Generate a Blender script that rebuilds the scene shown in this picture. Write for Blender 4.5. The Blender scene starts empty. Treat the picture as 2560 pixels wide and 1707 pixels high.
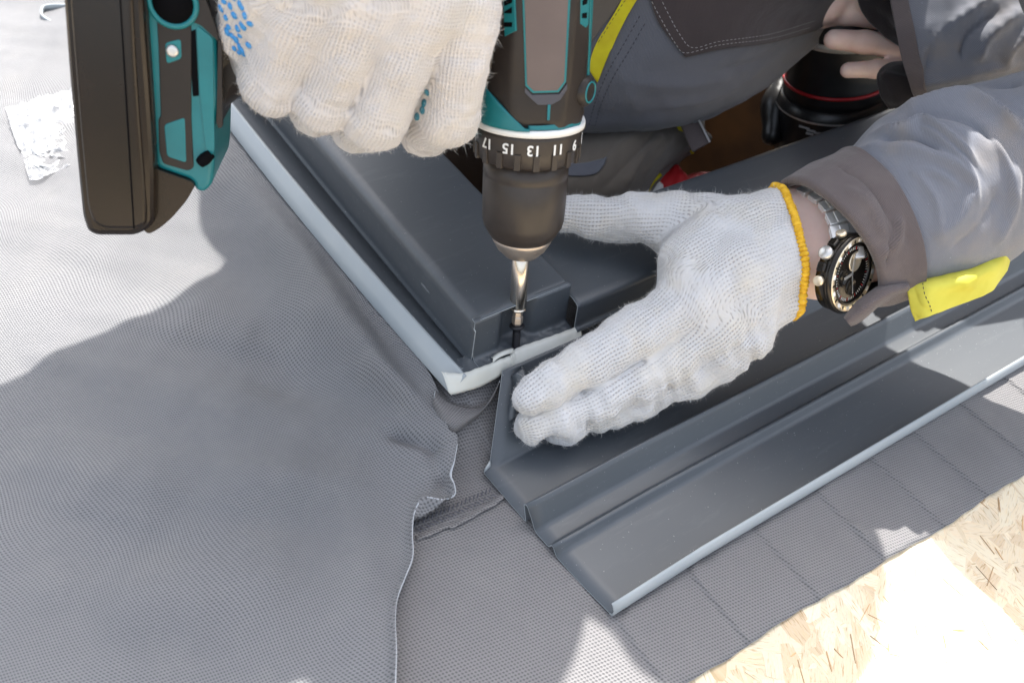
import bpy, bmesh, math, random
import numpy as np
from mathutils import Vector, Matrix
from mathutils.bvhtree import BVHTree
import openvdb
random.seed(4); rng = np.random.default_rng(4)
S = bpy.context.scene; COL = S.collection
MM = 0.001
# ------------------------------------------------------------------ camera (world X along the sill, Y along the side flashing, Z off the roof)
F, PX, PY = 2041.0, 1280.0, 853.5
vA = np.array([-2180., -2540., F]); vB = np.array([3720., -1553., F])
vB /= np.linalg.norm(vB); vA = vA - vA.dot(vB)*vB; vA /= np.linalg.norm(vA)
nn = np.cross(vB, vA); nn = -nn if nn[2] > 0 else nn
R = np.array([vB, vA, nn]); CAM = -(R @ np.array([0, 0, 500.0]))
cam = bpy.data.cameras.new('camera'); co = bpy.data.objects.new('camera', cam); COL.objects.link(co)
Rb = R @ np.diag([1., -1., -1.])
co.matrix_world = Matrix([[*Rb[0], CAM[0]*MM], [*Rb[1], CAM[1]*MM], [*Rb[2], CAM[2]*MM], [0, 0, 0, 1]])
cam.sensor_width = 36; cam.lens = 36*F/2560; cam.clip_start = 0.01; cam.clip_end = 50
cam.dof.use_dof = True; cam.dof.focus_distance = 0.445; cam.dof.aperture_fstop = 11.0
S.camera = co
# ------------------------------------------------------------------ light
SUN_EL, SUN_AZ = 56.0, 0.0           # azimuth measured from the camera's heading
fh = np.array([R[0, 2], R[1, 2], 0.0]); fh /= np.linalg.norm(fh)
a = math.radians(SUN_AZ); hz = np.array([fh[0]*math.cos(a)-fh[1]*math.sin(a), fh[0]*math.sin(a)+fh[1]*math.cos(a), 0])
SUN = hz*math.cos(math.radians(SUN_EL)) + np.array([0, 0, math.sin(math.radians(SUN_EL))])
W = bpy.data.worlds.new('World'); S.world = W; W.use_nodes = True
nt = W.node_tree; nt.nodes.clear()
o_ = nt.nodes.new('ShaderNodeOutputWorld'); bg = nt.nodes.new('ShaderNodeBackground'); sk = nt.nodes.new('ShaderNodeTexSky')
sk.sky_type = 'NISHITA'; sk.sun_disc = False; sk.sun_elevation = math.radians(SUN_EL)
sk.sun_rotation = math.atan2(SUN[0], SUN[1]); sk.dust_density = 4.0; sk.air_density = 1.2; sk.ozone_density = 1.0
hs = nt.nodes.new('ShaderNodeHueSaturation'); hs.inputs['Saturation'].default_value = 0.45
nt.links.new(sk.outputs[0], hs.inputs['Color']); nt.links.new(hs.outputs[0], bg.inputs[0]); bg.inputs[1].default_value = 0.15
nt.links.new(bg.outputs[0], o_.inputs[0])
sl = bpy.data.lights.new('sun', 'SUN'); sl.energy = 3.3; sl.angle = math.radians(0.53); sl.color = (1, .96, .9)
so = bpy.data.objects.new('sun', sl); COL.objects.link(so)
so.rotation_euler = Vector(SUN).to_track_quat('Z', 'Y').to_euler()
S.view_settings.view_transform = 'Standard'; S.view_settings.look = 'None'; S.view_settings.gamma = 1
S.view_settings.use_curve_mapping = False; S.view_settings.exposure = 1.58
S.cycles.max_bounces = 8

# ------------------------------------------------------------------ geometry helpers (all in millimetres)
def ray(px, py): return R @ np.array([(px-PX)/F, (py-PY)/F, 1.0])
def P(px, py, z=0.0):
    d = ray(px, py); return CAM + d*(z-CAM[2])/d[2]
def PD(px, py, dep): return CAM + ray(px, py)*dep
def proj(p):
    c = R.T @ (np.array(p)-CAM); return PX+F*c[0]/c[2], PY+F*c[1]/c[2], c[2]
def unit(v): v = np.asarray(v, float); return v/(np.linalg.norm(v)+1e-12)
def rootloc(o):
    p = np.zeros(3)
    while o is not None: p = p + np.array(o.location); o = o.parent
    return p
def link(me, name, mat, parent=None, smooth=True, kind=None, label=None):
    o = bpy.data.objects.new(name, me); COL.objects.link(o)
    if mat is not None:
        for m in (mat if isinstance(mat, (list, tuple)) else [mat]): me.materials.append(m)
    if parent is not None: o.parent = parent
    if smooth: me.polygons.foreach_set('use_smooth', [True]*len(me.polygons))
    if kind: o['kind'] = kind
    if label: o['label'] = label
    return o
def mesh(name, V, Fc, mat, parent=None, smooth=True, uv=None, kind=None, label=None, origin=None):
    V = np.asarray(V, float)*MM
    if parent is not None: base = rootloc(parent)
    elif origin is not None: base = np.asarray(origin)*MM
    else: base = np.array([V[:, 0].mean(), V[:, 1].mean(), V[:, 2].min()])
    me = bpy.data.meshes.new(name); me.from_pydata((V-base).tolist(), [], [tuple(int(i) for i in f) for f in Fc])
    if uv is not None:
        ul = me.uv_layers.new(name='UVMap'); li = np.empty(len(me.loops), int); me.loops.foreach_get('vertex_index', li)
        ul.data.foreach_set('uv', np.asarray(uv, float)[li].ravel())
    o = link(me, name, mat, parent, smooth, kind, label)
    if parent is None: o.location = base
    return o
def tag(o, label, cat, group=None):
    o['label'] = label; o['category'] = cat
    if group: o['group'] = group
    return o
def empty(name, loc, label, cat, group=None):
    o = bpy.data.objects.new(name, None); COL.objects.link(o); o.location = tuple(np.asarray(loc)*MM)
    o.empty_display_size = .02
    return tag(o, label, cat, group)
def mod_bevel(o, w, seg=2, ang=35):
    m = o.modifiers.new('bevel', 'BEVEL'); m.width = w*MM; m.segments = seg; m.limit_method = 'ANGLE'; m.angle_limit = math.radians(ang)
    m.harden_normals = False; return o
def mod_solid(o, t, off=-1, rim=0):
    m = o.modifiers.new('thick', 'SOLIDIFY'); m.thickness = t*MM; m.offset = off; m.material_offset_rim = rim; return o
def mod_sub(o, n=1):
    m = o.modifiers.new('sub', 'SUBSURF'); m.levels = n; m.render_levels = n; return o
def gridfaces(nu, nv, cu=False, cv=False):
    i = np.arange(nu if cu else nu-1); j = np.arange(nv if cv else nv-1)
    I, J = np.meshgrid(i, j, indexing='ij'); I = I.ravel(); J = J.ravel(); I2 = (I+1) % nu; J2 = (J+1) % nv
    return np.stack([I*nv+J, I2*nv+J, I2*nv+J2, I*nv+J2], 1)
def grid(name, Pt, mat, parent=None, cu=False, cv=False, uv=None, flip=False, **k):
    nu, nv = Pt.shape[:2]; f = gridfaces(nu, nv, cu, cv)
    if flip: f = f[:, ::-1]
    return mesh(name, Pt.reshape(-1, 3), f, mat, parent, uv=None if uv is None else uv.reshape(-1, 2), **k)
def prism(name, poly, ext, mat, parent=None, bevel=0, seg=2, smooth=True, **k):
    poly = np.asarray(poly, float); n = len(poly); ext = np.asarray(ext, float)
    # orientation: make the first cap face away from ext
    nrm = np.zeros(3)
    for i in range(n): nrm += np.cross(poly[i]-poly[0], poly[(i+1) % n]-poly[0])
    if nrm.dot(ext) > 0: poly = poly[::-1]
    V = np.vstack([poly, poly+ext]); Fc = [list(range(n)), list(range(2*n-1, n-1, -1))]
    for i in range(n): j = (i+1) % n; Fc.append([j, i, i+n, j+n])
    o = mesh(name, V, Fc, mat, parent, smooth=False, **k)
    if bevel: mod_bevel(o, bevel, seg)
    return o
def box(name, c, sx, sy, sz, mat, parent=None, ax=None, bevel=0, **k):
    ax = np.eye(3) if ax is None else np.asarray(ax)
    c = np.asarray(c, float); q = [c-ax[0]*sx/2+ax[1]*t*sy/2+ax[2]*u*sz/2 for t, u in ((-1, -1), (1, -1), (1, 1), (-1, 1))]
    return prism(name, q, ax[0]*sx, mat, parent, bevel, **k)
def basis(ax, ref=(0, 0, 1)):
    ax = unit(ax); r = np.asarray(ref, float)
    if abs(ax.dot(unit(r))) > .95: r = np.array([1., 0, 0])
    u = unit(np.cross(ax, r)); return u, np.cross(ax, u), ax
def lathe(name, prof, o, ax, mat, parent=None, n=64, ref=(0, 0, 1), cap=True, smooth=True, **k):
    u, v, ax = basis(ax, ref); th = np.linspace(0, 2*np.pi, n, endpoint=False)
    Pt = np.array([[np.asarray(o)+ax*h+(u*math.cos(t)+v*math.sin(t))*r for t in th] for r, h in prof])
    V = Pt.reshape(-1, 3); Fc = [tuple(f) for f in gridfaces(len(prof), n, False, True)]
    if cap:
        Fc.append(tuple(range(n))); Fc.append(tuple(range(len(V)-1, len(V)-n-1, -1)))
    ob = mesh(name, V, Fc, mat, parent, smooth=smooth, **k)
    bm = bmesh.new(); bm.from_mesh(ob.data); bmesh.ops.recalc_face_normals(bm, faces=bm.faces); bm.to_mesh(ob.data); bm.free()
    return ob
def crv(pts, n):
    """Catmull-Rom through rows of pts (any dimension), n samples, even in index"""
    pts = np.asarray(pts, float); m = len(pts); ext = np.vstack([2*pts[0]-pts[1], pts, 2*pts[-1]-pts[-2]])
    t = np.linspace(0, m-1-1e-9, n); i = t.astype(int); f = (t-i)[:, None]
    p0, p1, p2, p3 = ext[i], ext[i+1], ext[i+2], ext[i+3]
    return .5*((2*p1)+(-p0+p2)*f+(2*p0-5*p1+4*p2-p3)*f**2+(-p0+3*p1-3*p2+p3)*f**3)
def tube(name, pts, r, mat, parent=None, n=10, cap=True, **k):
    pts = np.asarray(pts, float); r = np.broadcast_to(np.asarray(r, float), (len(pts),)); th = np.linspace(0, 2*np.pi, n, endpoint=False)
    T = np.gradient(pts, axis=0); u, v, _ = basis(T[0]); V = []
    for p, t, q in zip(pts, T, r):
        t = unit(t); u = unit(u-t*u.dot(t)); v = np.cross(t, u); V += [p+(u*math.cos(a)+v*math.sin(a))*q for a in th]
    Fc = [tuple(f)[::-1] for f in gridfaces(len(pts), n, False, True)]
    if cap: Fc += [tuple(range(n)), tuple(range(len(V)-1, len(V)-n-1, -1))]
    return mesh(name, V, Fc, mat, parent, **k)
def fillet(pts, rad, seg=4):
    """round the corners of an open 2-D polyline"""
    pts = [np.asarray(p, float) for p in pts]; out = [pts[0]]
    for i in range(1, len(pts)-1):
        a, b, c = pts[i-1], pts[i], pts[i+1]; r = min(rad, .45*np.linalg.norm(a-b), .45*np.linalg.norm(c-b))
        p, q = b+unit(a-b)*r, b+unit(c-b)*r
        for t in np.linspace(0, 1, seg+1): out.append((1-t)**2*p+2*t*(1-t)*b+t*t*q)
    out.append(pts[-1]); return np.array(out)
def snoise(p, scale, seed=0, oct=3):
    """cheap smooth noise: sums of sines with random directions"""
    g = np.random.default_rng(seed); out = 0; amp = 1; s = scale
    for _ in range(oct):
        for _ in range(5):
            d = g.normal(size=p.shape[-1]); d /= np.linalg.norm(d)
            out = out+amp*np.sin((p @ d)*2*np.pi/s*g.uniform(.7, 1.3)+g.uniform(0, 6.28))/2.4
        amp *= .5; s *= .5
    return out
def smin(a, b, k):
    if k <= 0: return np.minimum(a, b)
    h = np.clip(.5+.5*(b-a)/k, 0, 1); return b*(1-h)+a*h-k*h*(1-h)
def cone_sdf(X, p0, p1, r0, r1):
    d = p1-p0; L2 = d.dot(d)+1e-9; t = np.clip(((X-p0) @ d)/L2, 0, 1)
    return np.linalg.norm(X-p0-t[..., None]*d, axis=-1)-(r0+(r1-r0)*t), t
def sdf_surface(fn, lo, hi, vox):
    lo = np.asarray(lo, float); n = np.ceil((np.asarray(hi)-lo)/vox).astype(int)+1
    I = np.stack(np.meshgrid(*[np.arange(k)*vox+l for k, l in zip(n, lo)], indexing='ij'), -1).astype(np.float32)
    a = fn(I).astype(np.float32)
    a[0], a[-1] = 3, 3; a[:, 0], a[:, -1] = 3, 3; a[:, :, 0], a[:, :, -1] = 3, 3
    g = openvdb.FloatGrid(background=3.0); g.copyFromArray(a); p, q = g.convertToQuads(0.0)
    return p*vox+lo, q[:, ::-1]
def chains_fn(chains, kin=3, kout=6, ks=None):
    """chains: list of [(p, r), ...]; joined softly. ks: optional per-chain blend radius"""
    def f(X):
        d = None
        for ci, ch in enumerate(chains):
            c = None
            if len(ch) == 1:
                c = np.linalg.norm(X-ch[0][0], axis=-1)-ch[0][1]
            for (p0, r0), (p1, r1) in zip(ch[:-1], ch[1:]):
                e, _ = cone_sdf(X, np.asarray(p0, np.float32), np.asarray(p1, np.float32), r0, r1)
                c = e if c is None else smin(c, e, kin)
            k = kout if ks is None else ks[ci]
            d = c if d is None else smin(d, c, k)
        return d
    return f
def bounds(chains, pad=6):
    A = np.array([np.concatenate([np.asarray(p)-r, np.asarray(p)+r]) for ch in chains for p, r in ch])
    return A[:, :3].min(0)-pad, A[:, 3:].max(0)+pad

# ------------------------------------------------------------------ materials
def mat(name, col, rough=.5, metal=0., spec=.5, coat=0., **k):
    m = bpy.data.materials.new(name); m.use_nodes = True; b = m.node_tree.nodes['Principled BSDF']
    b.inputs['Base Color'].default_value = (*col, 1); b.inputs['Roughness'].default_value = rough; b.inputs['Metallic'].default_value = metal
    b.inputs['Specular IOR Level'].default_value = spec; b.inputs['Coat Weight'].default_value = coat
    for kk, v in k.items(): b.inputs[kk.replace('_', ' ')].default_value = v
    return m
class NB:
    def __init__(s, m): s.t = m.node_tree; s.b = s.t.nodes['Principled BSDF']
    def n(s, ty, **k):
        x = s.t.nodes.new(ty)
        for a, v in k.items(): setattr(x, a, v)
        return x
    def l(s, a, b): s.t.links.new(a, b)
    def val(s, node, key, v):
        node.inputs[key].default_value = v; return node
    def math(s, op, a, b=None):
        x = s.n('ShaderNodeMath', operation=op)
        for i, q in enumerate((a, b)):
            if q is None: continue
            if isinstance(q, (int, float)): x.inputs[i].default_value = q
            else: s.l(q, x.inputs[i])
        return x.outputs[0]
    def noise(s, scale, detail=4, vec=None, rough=.55):
        x = s.n('ShaderNodeTexNoise'); x.inputs['Scale'].default_value = scale; x.inputs['Detail'].default_value = detail; x.inputs['Roughness'].default_value = rough
        if vec is not None: s.l(vec, x.inputs['Vector'])
        return x.outputs['Fac']
    def ramp(s, fac, stops):
        x = s.n('ShaderNodeValToRGB'); s.l(fac, x.inputs[0]); e = x.color_ramp.elements
        while len(e) < len(stops): e.new(.5)
        for q, (p, c) in zip(e, stops): q.position = p; q.color = (*c, 1) if len(c) == 3 else c
        return x.outputs[0]
    def mix(s, fac, a, b, mode='MIX'):
        x = s.n('ShaderNodeMix', data_type='RGBA', blend_type=mode)
        for i, q in ((0, fac), (6, a), (7, b)):
            if isinstance(q, (int, float)): x.inputs[i].default_value = q
            elif isinstance(q, tuple): x.inputs[i].default_value = (*q, 1)
            else: s.l(q, x.inputs[i])
        return x.outputs[2]
    def bump(s, h, strength, dist, normal=None):
        x = s.n('ShaderNodeBump'); x.inputs['Strength'].default_value = strength; x.inputs['Distance'].default_value = dist
        s.l(h, x.inputs['Height'])
        if normal is not None: s.l(normal, x.inputs['Normal'])
        return x.outputs[0]
    def objco(s): return s.n('ShaderNodeTexCoord').outputs['Object']
    def uv(s): return s.n('ShaderNodeTexCoord').outputs['UV']
def noisy(m, scale, c1, c2, bumpd=0., rvar=0.):
    b = NB(m); v = b.objco(); f = b.noise(scale, 6, v)
    b.l(b.ramp(f, [(.35, c1), (.65, c2)]), b.b.inputs['Base Color'])
    if bumpd: b.l(b.bump(b.noise(scale*6, 4, v), .5, bumpd*MM), b.b.inputs['Normal'])
    if rvar:
        r0 = b.b.inputs['Roughness'].default_value
        b.l(b.math('ADD', b.math('MULTIPLY', b.noise(scale*.7, 5, v), rvar), r0-rvar/2), b.b.inputs['Roughness'])
    return m
def m_membrane(name, c1, c2, pitch=1.7, bumps=.8):
    m = mat(name, c1, .55, spec=.35); b = NB(m); uv = b.uv()
    sx = b.n('ShaderNodeSeparateXYZ'); b.l(uv, sx.inputs[0])
    wob = b.math('MULTIPLY', b.math('SUBTRACT', b.noise(14, 2, uv), .5), .004)
    k = 2*math.pi/(pitch*MM)
    u = b.math('MULTIPLY', b.math('ADD', b.math('ADD', sx.outputs[0], sx.outputs[1]), wob), k*.72)
    w = b.math('MULTIPLY', b.math('ADD', b.math('SUBTRACT', sx.outputs[0], sx.outputs[1]), wob), k*.5)
    s = b.math('MULTIPLY', b.math('SINE', u), b.math('SINE', w))           # diamond lattice of small pits
    h = b.math('MULTIPLY', b.math('ADD', s, 1), .5)
    dots = b.ramp(h, [(.12, (0, 0, 0)), (.55, (1, 1, 1))])
    fib = b.noise(2600, 3, uv); big = b.noise(9, 4, uv); dusty = b.ramp(b.noise(26, 8, uv, .68), [(.50, (0, 0, 0)), (.75, (.35, .35, .35))])
    base = b.mix(big, c1, c2); base = b.mix(dusty, base, (.27, .265, .255)); base = b.mix(b.math('MULTIPLY', b.math('SUBTRACT', 1.0, dots), .8), base, tuple(x*.35 for x in c1))
    base = b.mix(b.ramp(b.noise(1500, 2, uv), [(.68, (0, 0, 0)), (.78, (1, 1, 1))]), base, tuple(min(1, x*1.9) for x in c1))
    b.l(base, b.b.inputs['Base Color'])
    hh = b.math('ADD', dots, b.math('MULTIPLY', fib, .5))
    b.l(b.bump(hh, bumps, .00035), b.b.inputs['Normal']); return m
def m_twill(name, c1, c2, pitch=.9, ang=.9, stain=None):
    m = mat(name, c1, .85, spec=.2, Sheen_Weight=.25); b = NB(m); uv = b.uv(); sx = b.n('ShaderNodeSeparateXYZ'); b.l(uv, sx.inputs[0])
    k = 2*math.pi/(pitch*MM)
    t = b.math('SINE', b.math('MULTIPLY', b.math('ADD', b.math('MULTIPLY', sx.outputs[0], math.cos(ang)), b.math('MULTIPLY', sx.outputs[1], math.sin(ang))), k))
    f = b.noise(1800, 3, uv); g = b.noise(14, 4, uv)
    base = b.mix(g, c1, c2); base = b.mix(b.math('MULTIPLY', b.math('ADD', t, 1), .22), base, tuple(x*.55 for x in c1))
    base = b.mix(b.ramp(b.noise(900, 2, uv), [(.70, (0, 0, 0)), (.76, (1, 1, 1))]), base, tuple(min(1, x*1.7) for x in c1))
    if stain: base = b.mix(b.ramp(b.noise(22, 5, uv), [(.5, (0, 0, 0)), (.72, (.6, .6, .6))]), base, stain)
    b.l(base, b.b.inputs['Base Color'])
    n1 = b.bump(b.noise(75, 5, uv), .4, .0018)
    b.l(b.bump(b.math('ADD', t, f), .5, .00015, n1), b.b.inputs['Normal']); return m
def m_knit(name, c, pu=1.9, pv=2.2, dirt=(.62, .55, .42), amt_=.6):
    m = mat(name, c, .95, spec=.1, Sheen_Weight=.4, Subsurface_Weight=0.0); b = NB(m); uv = b.uv(); sx = b.n('ShaderNodeSeparateXYZ'); b.l(uv, sx.inputs[0])
    wob = b.math('MULTIPLY', b.math('SUBTRACT', b.noise(90, 2, uv), .5), .0012)
    V = b.math('MULTIPLY', b.math('ADD', sx.outputs[1], wob), 2*math.pi/(pv*MM)); U = b.math('MULTIPLY', b.math('ADD', sx.outputs[0], wob), 2*math.pi/(pu*MM))
    a = b.math('MULTIPLY', b.math('ADD', b.math('COSINE', V), 1), .5); q = b.math('MULTIPLY', b.math('ADD', b.math('COSINE', U), 1), .5)
    hole = b.math('MULTIPLY', b.math('POWER', a, 2.0), b.math('POWER', q, 1.3))
    rowl = b.math('MULTIPLY', b.math('POWER', a, 4), .35)
    amt = b.ramp(b.noise(45, 3, b.objco()), [(.3, (.35, .35, .35)), (.6, (1, 1, 1))])
    hh = b.math('MULTIPLY', b.math('ADD', hole, rowl), amt)
    base = b.mix(b.ramp(b.noise(38, 5, b.objco()), [(.5, (0, 0, 0)), (.75, (.45, .45, .45))]), c, dirt)
    base = b.mix(b.ramp(hh, [(.35, (0, 0, 0)), (1.0, (amt_, amt_, amt_))]), base, (.28, .25, .25))
    b.l(base, b.b.inputs['Base Color'])
    fz = b.noise(1500, 4, b.objco())
    b.l(b.bump(b.math('ADD', b.math('MULTIPLY', hh, -1.2), b.math('MULTIPLY', fz, .5)), .8, .0005), b.b.inputs['Normal']); return m

M = {}
M['sheet'] = noisy(mat('dark_coated_sheet', (.03, .035, .042), .47, .0, .75, coat=.10, Coat_Roughness=.28), 5, (.047, .056, .067), (.056, .066, .078), .012, .20)
M['sheet_front'] = M['sheet']
def dust(m):
    b = NB(m); v = b.objco(); src = b.b.inputs['Base Color'].links[0].from_socket
    b.l(b.mix(b.ramp(b.noise(900, 1, v), [(.765, (0, 0, 0)), (.79, (.8, .8, .8))]), src, (.35, .36, .38)), b.b.inputs['Base Color'])
dust(M['sheet'])
def smudge(m):
    b = NB(m); v = b.objco(); src = b.b.inputs['Base Color'].links[0].from_socket
    mp = b.n('ShaderNodeMapping'); mp.inputs['Scale'].default_value = (1, 6, 6); mp.inputs['Rotation'].default_value = (0, 0, .5); b.l(v, mp.inputs[0])
    s = b.ramp(b.noise(30, 9, mp.outputs[0], .72), [(.54, (0, 0, 0)), (.74, (.16, .16, .16))])
    b.l(b.mix(s, src, (.22, .23, .24)), b.b.inputs['Base Color'])
smudge(M['sheet'])
M['back'] = noisy(mat('pale_back_coat', (.34, .37, .39), .42, .0, .5), 12, (.31, .345, .37), (.37, .40, .415), .03)
M['whiteback'] = noisy(mat('white_back_coat', (.6, .6, .57), .42, .0, .5), 20, (.54, .55, .51), (.62, .63, .60), .06)
M['mem'] = m_membrane('grey_membrane', (.168, .170, .180), (.215, .215, .222))
M['mem2'] = m_membrane('brownish_membrane', (.185, .180, .184), (.215, .209, .212), pitch=1.9)
M['memrim'] = mat('membrane_cut_edge', (.42, .44, .47), .8)
M['thread'] = mat('dark_seam_thread', (.075, .075, .09), .7)
M['osb'] = None
M['pl_dark'] = noisy(mat('dark_brown_plastic', (.028, .022, .019), .42, spec=.35), 60, (.020, .0155, .013), (.027, .021, .018), .05, .12)
M['pl_batt'] = noisy(mat('battery_plastic', (.020, .014, .010), .25, spec=.4), 40, (.011, .0075, .0055), (.017, .011, .008), .03, .12)
M['pl_grey'] = noisy(mat('taupe_plate', (.17, .13, .12), .5), 50, (.120, .092, .086), (.135, .104, .097), .03)
M['pl_navy'] = noisy(mat('blue_grey_plastic', (.05, .055, .08), .5), 50, (.045, .05, .07), (.055, .06, .085))
M['teal'] = noisy(mat('teal_plastic', (.005, .16, .18), .35, spec=.5), 40, (.005, .15, .17), (.008, .19, .21), .03, .1)
M['white'] = mat('white_print', (.8, .8, .78), .5)
M['chuck'] = noisy(mat('chuck_rubber', (.034, .026, .021), .38, spec=.45), 80, (.030, .023, .019), (.040, .031, .025), .03, .1)
M['steel'] = noisy(mat('satin_steel', (.62, .60, .57), .3, .65), 30, (.60, .59, .57), (.78, .77, .75), .02, .1)
M['bit'] = noisy(mat('polished_bit_steel', (.7, .64, .56), .2, 1.), 30, (.62, .56, .49), (.78, .72, .64), .02, .1)
M['nickel'] = noisy(mat('warm_nickel', (.5, .43, .37), .32, .8), 30, (.50, .43, .37), (.62, .54, .46), .02, .1)
M['screw'] = mat('black_phosphate', (.03, .03, .035), .4, .6)
M['black'] = mat('black_gap', (.004, .004, .005), .9, spec=.08)
M['knit'] = m_knit('white_knit', (.57, .57, .58))
M['knit2'] = m_knit('cream_knit', (.62, .59, .575), 1.3, 1.55, amt_=.38)
M['fuzz'] = mat('cotton_fibre', (.68, .67, .65), .9, spec=.1)
M['yarn'] = noisy(mat('yellow_yarn', (.75, .42, .02), .9), 300, (.62, .33, .01), (.85, .52, .04), .3)
M['dot'] = mat('blue_rubber_dot', (.04, .27, .62), .45)
M['dot2'] = mat('teal_rubber_dot', (.02, .16, .22), .45)
M['skin'] = noisy(mat('skin', (.72, .50, .42), .5, spec=.4, Subsurface_Weight=.15, Subsurface_Scale=.004), 60, (.80, .57, .49), (.90, .68, .60), .08)
M['sleeve'] = m_twill('blue_grey_twill', (.185, .195, .23), (.225, .235, .27), stain=(.27, .235, .20))
M['torso'] = m_twill('grey_twill', (.120, .125, .148), (.155, .158, .178), ang=1.4)
M['brown'] = m_twill('taupe_twill', (.115, .095, .095), (.15, .125, .125), stain=(.19, .16, .15))
M['pocket'] = m_twill('dark_brown_twill', (.060, .047, .047), (.078, .06, .06), ang=1.5)
M['lining'] = m_twill('near_black_twill', (.022, .018, .02), (.03, .025, .027))
M['khaki'] = m_twill('khaki_twill', (.13, .11, .09), (.17, .145, .12), stain=(.08, .07, .065))
M['yellow'] = noisy(mat('high_visibility_yellow', (.60, .57, .06), .8), 40, (.54, .50, .05), (.63, .60, .09), .15)
M['yellow2'] = noisy(mat('golden_yellow_cloth', (.55, .48, .01), .8), 40, (.5, .40, .005), (.62, .56, .01), .1)
M['stitch'] = mat('grey_thread', (.36, .35, .35), .8)
M['stitchd'] = mat('dark_thread', (.04, .04, .05), .8)
M['wood_in'] = noisy(mat('shade_dark_wood', (.10, .045, .012), .55), 14, (.035, .015, .004), (.075, .034, .009), .2)  # shade of the shaft put into the wood colour
M['red'] = noisy(mat('red_cloth', (.45, .01, .015), .6), 60, (.35, .006, .01), (.55, .015, .02), .4)
M['lens'] = noisy(mat('black_lens_barrel', (.012, .012, .013), .32), 60, (.010, .010, .011), (.016, .016, .017), .03)
M['redring'] = mat('red_ring', (.35, .01, .015), .4)
M['gold'] = noisy(mat('watch_gold', (.85, .55, .2), .3, .7), 100, (.80, .66, .45), (.86, .78, .64))
M['blackmetal'] = mat('black_watch_metal', (.03, .026, .022), .22, .6)
M['crystal'] = mat('dial_face', (.17, .11, .06), .08, .0, .8, coat=1.)  # brown reflection on the dial put into its base colour
def m_film():
    m = mat('clear_plastic_film', (.5, .51, .53), .12, Transmission_Weight=0.0); b = NB(m)
    b.b.inputs['Alpha'].default_value = .42
    b.l(b.bump(b.noise(120, 5, b.objco()), .9, .0015), b.b.inputs['Normal']); return m
M['film'] = m_film()
M['film2'] = m_film(); M['film2'].node_tree.nodes['Principled BSDF'].inputs['Alpha'].default_value = .28
# ================================================================== the roof: OSB deck with the window opening, its flakes, membranes
def m_osb():
    m = mat('osb_board', (.60, .46, .28), .75, spec=.25); b = NB(m); v = b.objco()
    st = b.n('ShaderNodeMapping'); st.inputs['Scale'].default_value = (1, .25, 1); b.l(v, st.inputs[0])
    b.l(b.ramp(b.noise(220, 6, st.outputs[0]), [(.3, (.50, .36, .20)), (.5, (.64, .50, .32)), (.7, (.72, .60, .42))]), b.b.inputs['Base Color'])
    b.l(b.bump(b.noise(500, 5, v), .5, .0006), b.b.inputs['Normal']); return m
def m_flake():
    m = mat('osb_flake', (.62, .5, .32), .7, spec=.3); b = NB(m); u = b.uv()
    at = b.n('ShaderNodeAttribute'); at.attribute_name = 'tint'
    mp = b.n('ShaderNodeMapping'); mp.inputs['Scale'].default_value = (1, 9, 1); b.l(u, mp.inputs[0])
    g = b.noise(130, 5, mp.outputs[0])
    gr = b.ramp(g, [(.30, (.62, .48, .30)), (.46, (1, 1, 1)), (.72, (1.0, .92, .78))])
    b.l(b.mix(1.0, at.outputs['Color'], gr, 'MULTIPLY'), b.b.inputs['Base Color'])
    b.l(b.bump(g, .5, .0005), b.b.inputs['Normal']); return m
M['osb'] = m_osb(); M['flake'] = m_flake()
OX0, OY0, OX1, OY1 = 16.0, 30.0, 640.0, 760.0       # the window opening in the deck
bm = bmesh.new(); X_ = [-1500, OX0, OX1, 1800]; Y_ = [-1300, OY0, OY1, 2200]; T = 18
def quad(bm, p): bm.faces.new([bm.verts.new(Vector(q)*MM) for q in p])
for i in range(3):
    for j in range(3):
        if i == 1 and j == 1: continue
        x0, x1, y0, y1 = X_[i], X_[i+1], Y_[j], Y_[j+1]
        quad(bm, [(x0, y0, 0), (x1, y0, 0), (x1, y1, 0), (x0, y1, 0)]); quad(bm, [(x0, y0, -T), (x0, y1, -T), (x1, y1, -T), (x1, y0, -T)])
x0, x1, y0, y1 = OX0, OX1, OY0, OY1
for p, q in (((x0, y0), (x1, y0)), ((x1, y0), (x1, y1)), ((x1, y1), (x0, y1)), ((x0, y1), (x0, y0))):
    quad(bm, [(p[0], p[1], 0), (q[0], q[1], 0), (q[0], q[1], -T), (p[0], p[1], -T)])
x0, x1, y0, y1 = X_[0], X_[3], Y_[0], Y_[3]
for p, q in (((x0, y0), (x1, y0)), ((x1, y0), (x1, y1)), ((x1, y1), (x0, y1)), ((x0, y1), (x0, y0))):
    quad(bm, [(p[0], p[1], -T), (q[0], q[1], -T), (q[0], q[1], 0), (p[0], p[1], 0)])
bmesh.ops.remove_doubles(bm, verts=bm.verts, dist=1e-6)
me = bpy.data.meshes.new('roof_deck'); bm.to_mesh(me); bm.free()
deck = link(me, 'roof_deck', M['osb'], smooth=False, kind='structure', label='bright oriented strand board deck under the flashing')
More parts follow.
